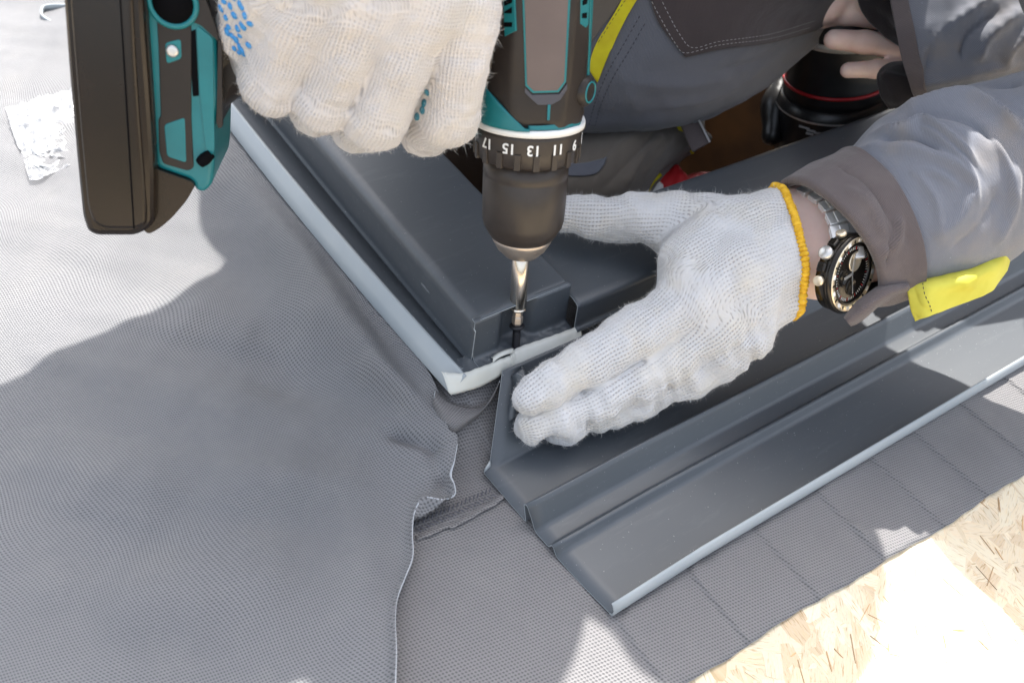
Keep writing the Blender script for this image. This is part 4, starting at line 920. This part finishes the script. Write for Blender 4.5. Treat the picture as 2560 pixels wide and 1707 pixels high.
# ---- jacket belly hanging over the frame (seen at the top of the picture)
jr = [[(1330, -420, .50), (1480, -430, .485), (1700, -430, .49), (1950, -400, .51), (2260, -330, .56), (2420, -300, .60)],
      [(1330, -150, .525), (1470, -160, .51), (1700, -160, .505), (1950, -140, .53), (2220, -120, .575), (2330, -100, .62)],
      [(1330, 40, .55), (1460, 30, .535), (1690, 30, .525), (1900, 10, .54), (2085, -15, .585), (2160, -30, .63)],
      [(1330, 190, .565), (1460, 180, .55), (1680, 160, .54), (1870, 120, .555), (2020, 80, .595), (2100, 40, .64)],
      [(1330, 290, .58), (1470, 285, .57), (1680, 268, .565), (1830, 220, .575), (1960, 158, .605), (2070, 70, .645)],
      [(1330, 322, .60), (1480, 330, .595), (1660, 320, .59), (1810, 276, .60), (1935, 200, .62), (2065, 92, .65)],
      [(1330, 300, .66), (1480, 310, .66), (1660, 300, .66), (1800, 258, .665), (1920, 185, .67), (2050, 85, .68)]]
jk = patch('jacket_front', jr, M['torso'], worker, 120, 120, folds=[([(1560, 200), (1700, 215), (1850, 190)], 22, 2.5), ([(1500, 60), (1560, 200), (1600, 290)], 20, 2.2), ([(1640, 270), (1800, 235), (1960, 130)], 14, 2.0), ([(1780, 180), (1900, 150), (2060, 60)], 10, -1.6)], cloud=.8, cs=60)
bj, lj = bvh_of(jk)
def on_cloth(bv, lc, rows_, m, nm, parent, proud=1.2, nu=40, nv=40, thick=.8, warp=0):
    """a second layer of cloth sewn on: control net in picture points projected onto the garment"""
    c = np.array([[(x, y, 0) for x, y in r] for r in rows_], float); g_ = spl(c, nu, nv); Pt = np.zeros((nu, nv, 3)); last = None
    for i in range(nu):
        for j in range(nv):
            p, n_ = onto(bv, lc, g_[i, j, 0], g_[i, j, 1])
            if p is None: p, n_ = (last if last is not None else (PD(g_[i, j, 0], g_[i, j, 1], 560), unit(CAM-P(1500, 200, 0))))
            last = (p, n_); Pt[i, j] = p+n_*proud
    o = grid(nm, Pt, m, parent, uv=arcuv(Pt)); mod_solid(o, thick, 0); return o
pk = on_cloth(bj, lj, [[(1560, -120), (1800, -120), (2120, -120), (2225, -100)], [(1618, -20), (1800, -20), (2060, -20), (2155, -18)], [(1648, 60), (1800, 50), (1960, 40), (2098, 28)], [(1712, 142), (1800, 122), (1925, 104), (2040, 72)]], M['pocket'], 'hanging_pocket', worker, 1.6, 60, 60)
stitches(pk, [(1612, -30), (1648, 40), (1690, 112), (1716, 133), (1800, 113), (1925, 97), (2030, 68)], M['stitch'], 3.2, .25, parent=pk)
stitches(pk, [(1640, -30), (1668, 30), (1700, 88), (1732, 120), (1800, 104), (1925, 86), (2040, 52)], M['stitch'], 3.2, .25, parent=pk)
yp = on_cloth(bj, lj, [[(1578, -60), (1640, -60)], [(1556, -2), (1592, 0)], [(1492, 110), (1540, 98)], [(1470, 170), (1494, 206)]], M['yellow2'], 'yellow_piping', worker, 1.0, 40, 16)
stitches(yp, [(1590, -30), (1560, 6), (1500, 100), (1480, 128)], M['stitchd'], 3.2, .25, parent=yp)
stitches(jk, [(1600, 40), (1560, 110), (1520, 180), (1490, 250), (1470, 320)], M['stitchd'], 3.2, .3, parent=jk); stitches(jk, [(1612, 60), (1574, 126), (1534, 192), (1504, 258), (1486, 320)], M['stitchd'], 3.2, .3, parent=jk)
kh = on_cloth(bj, lj, [[(1470, -60), (1560, -60)], [(1470, 0), (1550, 4)], [(1470, 60), (1505, 70)], [(1468, 120), (1476, 112)]], M['khaki'], 'side_panel', worker, .5, 30, 14)
# ---- trouser thigh seen under the jacket
tr = [[(1290, 250, .64), (1430, 300, .62), (1600, 300, .62), (1690, 270, .64), (1760, 260, .68)], [(1290, 330, .61), (1430, 350, .60), (1580, 340, .595), (1700, 325, .62), (1762, 318, .66)],
      [(1290, 410, .60), (1430, 420, .585), (1560, 415, .58), (1690, 375, .61), (1776, 352, .66)], [(1290, 500, .60), (1430, 500, .585), (1560, 490, .585), (1650, 440, .62), (1700, 405, .68)], [(1290, 640, .62), (1430, 640, .61), (1560, 600, .62), (1630, 520, .66), (1680, 470, .72)]]
th_ = patch('trouser_leg', tr, M['khaki'], worker, 80, 80, folds=[([(1660, 330), (1600, 400), (1560, 470)], 9, 3.2), ([(1690, 330), (1650, 380), (1600, 440)], 8, 2.6), ([(1640, 330), (1575, 400), (1500, 480)], 9, -2.5), ([(1600, 335), (1540, 380), (1480, 470)], 10, 2.2)], cloud=.8, cs=40)
bt, lt_ = bvh_of(th_)
pp = on_cloth(bt, lt_, [[(1395, 404), (1440, 412), (1500, 402), (1518, 396)], [(1395, 436), (1440, 442), (1490, 436), (1512, 412)]], M['torso'], 'pocket_flap', worker, 1.0, 12, 24)
def strip3(nm, A, B, w, m, parent, thick=2.0):
    A, B, w = map(np.asarray, (A, B, w)); return prism(nm, [A, B, B+w, A+w], unit(A-CAM)*thick, m, parent, .3)
q0, q1 = onto(bt, lt_, 1692, 318)[0], onto(bt, lt_, 1726, 382)[0]
if q0 is None: q0 = PD(1692, 318, 615)
if q1 is None: q1 = PD(1726, 382, 615)
strip3('yellow_piping', q0-unit(ray(1692, 318))*6, PD(1728, 386, proj(q1)[2]-6), PD(1702, 316, 610)-PD(1693, 318, 610), M['yellow2'], worker)
patch('pocket_edge', [[(1700, 300, .60), (1745, 296, .60)], [(1715, 345, .60), (1762, 330, .60)], [(1732, 380, .60), (1776, 356, .60)]], M['brown'], worker, 20, 12)
strip3('pocket_binding', PD(1742, 296, 597), PD(1772, 357, 597), PD(1778, 355, 597)-PD(1773, 357, 597), M['stitch'], worker, 1)
# ---- left sleeve
dc = proj(P(2068, 605, 104))[2]
ssl = [(1980, 460, 2160, 752, 2166, 598, dc+6, 30), (2050, 415, 2205, 745, 2235, 580, dc+8, 33), (2132, 374, 2262, 728, 2300, 560, dc+10, 38), (2215, 290, 2385, 706, 2400, 500, dc+12, 44), (2330, 240, 2500, 660, 2490, 440, dc+14, 47),
       (2470, 205, 2590, 590, 2590, 400, dc+12, 48), (2650, 150, 2740, 560, 2740, 350, dc-6, 50), (2900, 20, 3020, 520, 3020, 260, dc-30, 54), (3250, -350, 3420, 300, 3400, -60, dc-70, 58)]
per = 34; Pt = ringtube(ssl, 150, per)
folds = [([(2180, 338), (2265, 322), (2310, 303), (2377, 351), (2450, 425)], 9, 5.5), ([(2223, 283), (2321, 260), (2411, 247), (2489, 281), (2570, 335)], 11, 6.0), ([(2300, 320), (2350, 350), (2420, 430), (2440, 520)], 8, 2.4), ([(2270, 440), (2330, 430), (2400, 470)], 7, 1.6), ([(2470, 330), (2520, 420), (2530, 520)], 9, 2.6), ([(2124, 381), (2265, 371), (2377, 407), (2440, 470)], 15, 3.2),
         ([(2200, 358), (2280, 345), (2360, 385)], 9, -3.4), ([(2230, 310), (2330, 285), (2430, 310), (2500, 370)], 11, -3.6), ([(2340, 225), (2440, 215), (2570, 205)], 9, -5), ([(2330, 600), (2400, 540), (2430, 470)], 14, 2.6), ([(2370, 630), (2450, 560), (2500, 470)], 13, -2.2),
         ([(2480, 620), (2530, 520), (2540, 400)], 13, 3.0), ([(2290, 430), (2340, 500), (2350, 580)], 12, 1.6), ([(2110, 480), (2170, 520), (2200, 600)], 11, 1.4), ([(2090, 430), (2160, 470), (2215, 560)], 8, -1.3), ([(2190, 640), (2230, 600), (2240, 540)], 9, 1.8), ([(2200, 660), (2215, 600)], 6, -1.2)]
Pt = creases(Pt, folds, cv=True, cloud=.6, cs=45, seed=3); cut = int(per*1.9)
uvs = arcuv(Pt); 
sv = grid('sleeve', Pt[cut-2:], M['sleeve'], worker, cv=True, uv=uvs[cut-2:]); mod_solid(sv, 1.2, 0)
Pc = Pt[:cut+1].copy(); ctr = Pc.mean(1, keepdims=True); Pc = Pc+(Pc-ctr)/np.linalg.norm(Pc-ctr, axis=-1, keepdims=True)*1.3
Pc[0] -= (Pc[0]-ctr[0])/np.linalg.norm(Pc[0]-ctr[0], axis=-1, keepdims=True)*1.5
cf = grid('cuff', Pc, M['brown'], worker, cv=True, uv=uvs[:cut+1]); mod_solid(cf, 2.6, -1)
inn = grid('cuff_lining', Pt[2:cut, :]-(Pt[2:cut]-ctr[2:cut])*.06, M['lining'], worker, cv=True, uv=uvs[2:cut])
# stitched rim and seam of the cuff
def ringstitch(o, ring, m, off, nm='stitch_line', step=2.4, r=.34):
    W_ = np.vstack([ring, ring[:1]]); s = np.concatenate([[0], np.cumsum(np.linalg.norm(np.diff(W_, axis=0), axis=1))]); c = ring.mean(0); V, Fc = [], []
    for a_ in np.arange(0, s[-1]-step, step):
        p, q = [np.array([np.interp(t, s, W_[:, k]) for k in range(3)]) for t in (a_, a_+step*.6)]; p = p+unit(p-c)*off; q = q+unit(q-c)*off; d = unit(q-p); u, v, _ = basis(d); k = len(V)
        for t, rr in ((0, .5), (.5, 1), (1, .5)): V += [p+(q-p)*t+(u*math.cos(w)+v*math.sin(w))*r*rr for w in (0, 1.57, 3.14, 4.71)]
        for i in range(2):
            for j in range(4): Fc.append((k+i*4+j, k+i*4+(j+1) % 4, k+i*4+4+(j+1) % 4, k+i*4+4+j))
    mesh(nm, V, Fc, m, o, kind='stuff', label='row of thread stitches along the hem')
ringstitch(cf, Pc[4], M['stitch'], .2); ringstitch(cf, Pc[-5], M['stitch'], .2)
# rolled rim
rimp = np.vstack([Pc[0], Pc[0][:2]]); tube('cuff_rim', rimp, 1.3, M['brown'], cf, n=10, cap=False)
# tab and yellow panel hanging below the sleeve
patch('cuff_tab', [[(2268, 700, .418), (2210, 712, .416), (2160, 745, .416), (2122, 780, .418), (2112, 796, .419)], [(2272, 716, .412), (2222, 730, .410), (2176, 760, .410), (2134, 792, .413), (2117, 803, .415)], [(2270, 722, .418), (2236, 738, .416), (2190, 766, .416), (2150, 800, .418), (2124, 812, .419)]], M['brown'], worker, 30, 50, cloud=.3, cs=15, thick=2.2)
yl_ = patch('yellow_panel', [[(2262, 690, .425), (2330, 680, .420), (2420, 660, .420), (2500, 620, .425), (2540, 590, .43)], [(2268, 720, .418), (2330, 712, .408), (2420, 695, .408), (2490, 662, .416), (2525, 625, .428)], [(2278, 770, .420), (2330, 752, .410), (2420, 722, .412), (2490, 692, .420), (2522, 655, .43)], [(2290, 800, .424), (2330, 786, .414), (2420, 754, .416), (2484, 724, .424), (2518, 676, .432)]],
            M['yellow'], worker, 40, 60, folds=[([(2280, 710), (2300, 760), (2330, 780)], 6, -.8), ([(2380, 700), (2440, 720)], 12, 1.2)], cloud=.5, cs=30, thick=.8)
stitches(yl_, [(2306, 702), (2312, 735), (2324, 762), (2330, 784)], M['stitchd'], 2.6, .25, parent=yl_)
# yellow knitted hem of the left glove
hp_ = []
bg_ = BVHTree.FromPolygons([tuple(v.co) for v in lg.data.vertices], [tuple(p.vertices) for p in lg.data.polygons]); lgl = Vector(rootloc(lg))
hu, hv_, _ = basis(nrm)
for t in np.linspace(0, 2*np.pi, 90, endpoint=False):
    d = hu*math.cos(t)+hv_*math.sin(t); pc = (P(2030, 600, 94)); pc = pc-nrm*((pc-hc).dot(nrm)+1.2)
    h = bg_.ray_cast(Vector((pc+d*80)*MM)-lgl, Vector(-d))
    if h[0] is not None: hp_.append(np.array(h[0]+lgl)/MM)
if len(hp_) > 20:
    hp_ = np.array(hp_); k = len(hp_)
    hp_ = (np.roll(hp_, 1, 0)+hp_+np.roll(hp_, -1, 0))/3; hpc = np.vstack([hp_, hp_[:1]]); fine = crv(hpc, 520); c0_ = hp_.mean(0)
    rr = 2.0+.35*np.sin(np.arange(520)*1.25)+.15*rng.normal(size=520)
    fine = fine+np.array([unit(p-c0_)*.25*math.sin(i*1.25) for i, p in enumerate(fine)])
    yh = tube('yellow_hem', fine, rr, M['yarn'], lg, n=10, cap=False)
# ================================================================== wristwatch
watch = empty('wristwatch', P(2140, 690, 96), 'black and gold wristwatch with a steel link strap half under the cuff', 'watch')
wn = unit(R @ np.array([.60, .27, -.74])); wc = PD(2126, 684, dc-15)
major = unit(R @ np.array([.47, -.88, 0])); major = unit(major-wn*major.dot(wn)); minor = np.cross(wn, major)
RW = 20.5
lathe('watch_case', [(RW*.8, -8), (RW*.98, -7), (RW, -3), (RW*1.02, -1.2), (RW*.99, 0), (RW*.9, .6), (RW*.5, .6)], wc, wn, M['blackmetal'], watch, n=72)
bz = lathe('bezel', [(RW*.99, .2), (RW*.97, 1.5), (RW*.93, 2.2), (RW*.78, 1.5), (RW*.75, .8)], wc, wn, M['gold'], watch, n=72, cap=False)
lathe('bezel_edge', [(RW*1.01, -.6), (RW*1.03, .5), (RW*.98, 1.6), (RW*.95, 1.9)], wc, wn, M['blackmetal'], watch, n=72, cap=False)
lathe('bezel_ring', [(RW*.80, 1.4), (RW*.78, 2.1), (RW*.72, 1.6), (RW*.70, .4)], wc, wn, M['blackmetal'], watch, n=72, cap=False)
dl = lathe('dial', [(RW*.72, .5), (.1, .55)], wc, wn, M['crystal'], watch, n=64, cap=False)
for i in range(24):
    a_ = i*math.pi/12; d = major*math.cos(a_)+minor*math.sin(a_); box('bezel_mark', wc+d*RW*.87+wn*2.0, 1.9, 1.0 if i % 2 else 2.4, .35, M['white'] if i % 2 == 0 else M['blackmetal'], bz, ax=[d, np.cross(wn, d), unit(wn-d*.3)])
for i in range(60):
    a_ = i*math.pi/30; d = major*math.cos(a_)+minor*math.sin(a_); box('minute_mark', wc+d*RW*.66+wn*.75, 1.4 if i % 5 else 2.0, .3, .12, M['white'] if i % 5 else M['red'], dl, ax=[d, np.cross(wn, d), wn])
for cx, cy, r in ((.30, .1, .26), (-.25, -.24, .22), (-.25, .28, .22)):
    c = wc+major*cx*RW+minor*cy*RW; lathe('subdial', [(r*RW, .6), (r*RW, .95), (r*RW*.86, .95), (r*RW*.82, .62), (.05, .62)], c, wn, M['gold'] if cx > 0 else M['blackmetal'], dl, n=32, cap=False)
for an, L, w in ((.6, .52, 1.1), (2.4, .36, 1.5), (4.0, .58, .4)):
    d = major*math.cos(an)+minor*math.sin(an); box('watch_hand', wc+d*RW*L*.45+wn*1.1, RW*L, w, .25, M['steel'], dl, ax=[d, np.cross(wn, d), wn])
sd = -minor if (-minor).dot(R[:, 0]) < 0 else minor
for an, L, r, m_ in ((-.62, 4.0, 2.6, 'gold'), (0, 5.2, 3.4, 'steel'), (.62, 4.0, 2.6, 'gold')):
    d = sd*math.cos(an)+major*math.sin(-an); lathe('crown' if an == 0 else 'pusher', [(r*.6, 0), (r*.6, L*.4), (r, L*.45), (r*1.02, L*.9), (r*.8, L)], wc+d*RW*.97-wn*3.4, d, M[m_], watch, n=24)
for an in (-.31, .31):
    d = sd*math.cos(an)+major*math.sin(an); box('crown_guard', wc+d*(RW+.6)-wn*3.6, 4.2, 5.0, 4.4, M['blackmetal'], watch, ax=[d, np.cross(wn, d), wn], bevel=.8)
# lug and links climbing over the wrist
axis_arm = unit(P(2180, 545, 112)-P(2000, 610, 96)); prev = None
lk = [(2112, 622, -2, 15, 13, 'gold'), (2104, 580, 0, 14, 9.5, 'steel'), (2092, 543, 3, 13, 8.5, 'steel'), (2072, 511, 8, 12, 8, 'steel'), (2046, 487, 14, 12, 8, 'steel'), (2016, 472, 22, 12, 8, 'steel')]
pts_ = [PD(x+7, y, dc-13+o_) for x, y, o_, *_ in lk]; wax = P(2070, 600, 93)
for i, ((x, y, o_, wd_, ln, m_), p) in enumerate(zip(lk, pts_)):
    t = unit(pts_[min(i+1, len(lk)-1)]-pts_[max(i-1, 0)]); s_ = unit(axis_arm-t*axis_arm.dot(t)); n_ = np.cross(t, s_); n_ = n_ if n_.dot(p-wax) > 0 else -n_
    lkb = box('link', p, wd_, ln*.93, 3.4, M['steel'], watch, ax=[s_, t, n_], bevel=.7)
    box('centre_link', p+n_*.5, 5, ln*.80, 3.2, M['steel'], lkb, ax=[s_, t, n_], bevel=.5)
    box('link_edge', p-s_*(wd_/2-.2)-n_*.4, 1.0, ln*.6, 1.8, M['gold'] if i == 0 else M['steel'], lkb, ax=[s_, t, n_], bevel=.2)
# ================================================================== second person: bare hand reaching from a rolled sleeve to a black lens
aide = empty('person', ef(470, 440, 0), 'person mostly out of frame whose bare hand holds the black lens', 'person')
sk = [[(PD(2110, -60, .60*1000), 22), (PD(2060, 10, .60*1000), 15)], 
      [(PD(2330, -20, 610), 24), (PD(2120, 0, 610), 17), (PD(2060, 30, 612), 12)],
      [(PD(2330, 118, 600), 13), (PD(2240, 116, 596), 8.4), (PD(2160, 106, 594), 8.0), (PD(2084, 99, 594), 7.0)],
      [(PD(2330, 172, 600), 11), (PD(2260, 166, 598), 7.4), (PD(2190, 173, 596), 6.4), (PD(2120, 176, 596), 5.6)],
      [(PD(2330, 50, 606), 16), (PD(2250, 40, 606), 12), (PD(2120, 30, 604), 9), (PD(2060, 20, 606), 8)], [(PD(2350, 60, 612), 28), (PD(2420, 40, 616), 27), (PD(2800, -120, 640), 30)]]
lo, hi = bounds(sk, 5); V1, Q1 = sdf_surface(chains_fn(sk, 3, 4, [4, 4, 1.5, 1.5, 5, 8]), lo, hi, 1.9)
ab = [[(ef(470, 440, 0), 120), (ef(450, 420, 240), 125)], [(ef(300, 420, 330), 55), (ef(455, 410, 320), 90), (ef(620, 410, 330), 55)], [(ef(440, 400, 400), 52), (ef(430, 385, 470), 80), (ef(430, 380, 510), 78)], [(ef(300, 420, 330), 48), (PD(2800, -120, 640), 32)], [(ef(430, 450, -20), 90), (ef(470, 380, 30), 70), (ef(440, 560, 30), 55)]]
lo, hi = bounds(ab, 15); V2, Q2 = sdf_surface(chains_fn(ab, 25, 30), lo, hi, 9)
mesh('body', np.vstack([V1, V2]), np.vstack([Q1, Q2+len(V1)]), M['skin'], aide)
shell('jacket_back', [[(ef(470, 440, 0), 135), (ef(450, 420, 240), 140)], [(ef(300, 420, 330), 68), (ef(455, 410, 320), 104), (ef(620, 410, 330), 68)], [(ef(300, 420, 330), 60), (PD(3100, -250, 650), 50)]], M['torso'], aide, 9)
shell('trousers', [[(ef(430, 450, -10), 105), (ef(470, 380, 40), 84), (ef(440, 560, 50), 70)]], M['khaki'], aide, 9)
shell('cap', [[(ef(430, 392, 500), 88), (ef(430, 370, 520), 84)]], M['pocket'], aide, 6, noise=(0, 60), cut=lambda X: 490-X[..., 2])
for nx, s__ in ((2102, 99), (2138, 174)):
    pass
ss2 = [(2218, -190, 2300, 232, 2236, 60, 560, 34), (2262, -200, 2352, 242, 2330, 50, 558, 40), (2350, -220, 2430, 230, 2420, 40, 556, 46), (2470, -240, 2530, 205, 2520, 10, 556, 48), (2620, -300, 2660, 170, 2660, -40, 560, 50), (2900, -400, 2960, 100, 2940, -150, 590, 55), (3300, -500, 3340, 60, 3300, -220, 640, 60)]
Pt = ringtube(ss2, 130, 34)
Pt = creases(Pt, [([(2330, 130), (2350, 90), (2440, 20), (2480, -20)], 12, 5), ([(2440, 155), (2470, 90), (2560, 20)], 14, 6), ([(2500, 160), (2540, 110), (2600, 60)], 10, 4), ([(2400, 150), (2420, 90), (2500, 20)], 10, -4.5), ([(2300, 210), (2400, 190), (2560, 150)], 9, 3.5), ([(2310, 190), (2330, 120), (2380, 60)], 9, -3)], cv=True, cloud=.7, cs=50, seed=6)
s2 = grid('sleeve', Pt[8:], M['sleeve'], aide, cv=True, uv=arcuv(Pt)[8:]); mod_solid(s2, 1.4, 0)
ctr = Pt.mean(1, keepdims=True); c2 = grid('sleeve_edge', (Pt+(Pt-ctr)*.012)[:17], M['brown'], aide, cv=True, uv=arcuv(Pt)[:30]); mod_solid(c2, 2.2, -1)
patch('cuff', [[(2140, -120, .585), (2180, -120, .575), (2240, -120, .566)], [(2146, -10, .585), (2190, -10, .572), (2240, 0, .562)], [(2168, 44, .585), (2215, 40, .572), (2258, 60, .560)], [(2212, 86, .583), (2250, 86, .572), (2290, 90, .560)], [(2262, 122, .58), (2280, 112, .57), (2298, 120, .56)], [(2276, 150, .58), (2284, 140, .57), (2292, 150, .56)]], M['lining'], aide, 60, 20, cloud=.4, thick=3)
patch('cuff', [[(2268, 156, .585), (2285, 158, .572), (2300, 160, .562)], [(2215, 166, .58), (2260, 172, .568), (2300, 190, .560)], [(2196, 192, .578), (2240, 206, .566), (2310, 228, .560)], [(2204, 236, .578), (2250, 244, .568), (2312, 240, .562)], [(2226, 272, .58), (2262, 262, .572), (2316, 246, .566)]], M['lining'], aide, 50, 30, folds=[([(2200, 190), (2250, 200), (2290, 205)], 8, 2)], cloud=.4, thick=3)
# ---- lens
lo_ = PD(2062, 330, 720); lu = unit(PD(2105, 40, 650)-PD(2045, 400, 740)); lens = empty('camera', lo_, 'black camera with a red-ringed lens held by bare fingers', 'camera')
lc_ = PD(2082, 240, 700); rL = 128/F*700
lathe('lens_barrel', [(rL*.9, -150), (rL*.95, -70), (rL*.97, -42), (rL*1.0, -28), (rL*1.01, -8), (rL*1.06, -4), (rL*1.06, 0), (rL*1.0, 3), (rL*.97, 6)], lc_, lu, M['lens'], lens, n=72)
lathe('mount_ring', [(rL*1.065, -3.0), (rL*1.075, -2.2), (rL*1.07, -1.2)], lc_, lu, M['steel'], lens, n=72, cap=False)
lathe('focus_ring', [(rL*.95, 4), (rL*.96, 12), (rL*.93, 22), (rL*.90, 34), (rL*.92, 60), (rL*.93, 90), (rL*.8, 92)], lc_, lu, M['lens'], lens, n=96)
lathe('red_ring', [(rL*.965, 17), (rL*.985, 17.4), (rL*.985, 19.2), (rL*.95, 19.6)], lc_, lu, M['redring'], lens, n=72, cap=False)
lathe('rim_ring', [(rL*.93, 56), (rL*.95, 58), (rL*.95, 61), (rL*.9, 62)], lc_, lu, M['steel'], lens, n=72, cap=False)
vl = unit(CAM-lc_); vl = unit(vl-lu*vl.dot(lu)); vr = np.cross(vl, lu)
if vr.dot(R[:, 0]) < 0: vr = -vr
for al, h_, w_, t_ in ((-.42, -9, 12, 1.6), (-.28, -10.5, 9, 1.8), (-.13, -11.5, 10, 1.5), (-.30, -13.5, 8, 1.8), (-.18, -15, 5, 1.5)):
    d = vl*math.cos(al)+vr*math.sin(al); box('scale_mark', lc_+lu*h_+d*rL*1.012, w_*.8, t_, .5, M['stitch'], lens, ax=[unit(np.cross(lu, d)), lu, d])
# ---- things glimpsed in the shaft
redb = shell('red_pouch', [[(PD(1650, 478, 640), 14), (PD(1690, 448, 640), 10)], [(PD(1690, 490, 640), 16), (PD(1760, 462, 650), 11)]], M['red'], None, 2.5, k=6, noise=(1.5, 18), kin=4)
tag(redb, 'crumpled bright red cloth pouch between the trousers and the metal frame', 'pouch')
prism('camera_body', [PD(x, y, 760) for x, y in ((1935, 205), (1990, 150), (2240, 190), (2260, 420), (1960, 470), (1928, 330))], -unit(CAM-lc_)*60, M['lens'], lens, 8)
shell('camera_strap', [[(PD(1960, 170, 720), 5), (PD(1940, 260, 720), 7), (PD(1930, 340, 720), 9)]], M['lens'], lens, 3, noise=(0, 10))
shell('white_cuff', [[(PD(1645, 470, 630), 5), (PD(1620, 520, 630), 8)]], M['white'], worker, 2, noise=(.3, 20))
tube('yellow_piping', [PD(1652, 436, 612), PD(1634, 452, 612), PD(1622, 470, 612), PD(1600, 510, 612)], 1.6, M['yellow2'], worker)
# ================================================================== small things on the membrane
bag = empty('plastic_bag', P(100, 340, 4), 'crumpled clear plastic bag with small steel fittings lying beside the battery', 'plastic bag')
def sheet(nm, px, m, z0, amp, seed, th=.12):
    c = np.array([[P(*q, z0) for q in r] for r in px]); Pt = spl(c, 70, 70); g2 = Pt[..., :2]; Pt[..., 2] += amp*np.abs(snoise(g2, 22, seed, 4))+amp*.5*snoise(g2, 7, seed+1, 2); o = grid(nm, Pt, m, bag); mod_solid(o, th, 0); return o
sheet('film', [[(14, 272), (60, 258), (110, 248), (170, 228), (240, 220)], [(28, 320), (70, 318), (120, 310), (180, 300), (250, 295)], [(46, 370), (90, 372), (140, 375), (190, 372), (260, 370)], [(58, 384), (100, 392), (140, 400), (190, 402), (270, 404)]], M['film'], 6.0, 1.5, 60)
sheet('film', [[(54, 380), (100, 388), (140, 396), (190, 400), (265, 404)], [(64, 420), (100, 420), (140, 416), (190, 412), (262, 414)], [(74, 452), (100, 450), (140, 430), (190, 418), (250, 416)]], M['film2'], 6.0, .8, 64)
for (x, y, z, r) in ((112, 372, 6.5, 5.2), (104, 384, 5.6, 4.2), (118, 412, 5, 6.0), (102, 414, 5, 4.6)):
    t = unit(np.array([rng.uniform(-.4, .4), rng.uniform(-.4, .4), 1])); o = lathe('washer', [(r, 0), (r, 1.1), (r*.55, 1.1), (r*.55, 0), (r, 0)], P(x, y, z), t, M['steel'], bag, n=28, cap=False)
stp = empty('tape_loop', P(125, 50, 4), 'pale looped strap end sticking out behind the battery top', 'strap')
cz = [P(x, y, z) for x, y, z in ((190, 26, 10), (140, 25, 10), (114, 29, 9), (107, 40, 8), (112, 54, 7), (140, 70, 6), (190, 84, 5))]; cz = crv(cz, 40)
o = grid('strap_band', np.stack([cz, cz+[0, 0, 5]], 1), M['back'], stp); mod_solid(o, 1.5, 0)
strap = patch('grey_cloth', [[(60, -60, .76), (130, -60, .74), (220, -60, .72)], [(72, 0, .74), (130, 4, .73), (200, 4, .71)], [(98, 26, .73), (135, 26, .72), (200, 26, .71)]], M['sleeve'], None, 20, 20)
tag(strap, 'blue-grey cloth corner just showing at the top behind the battery', 'cloth')
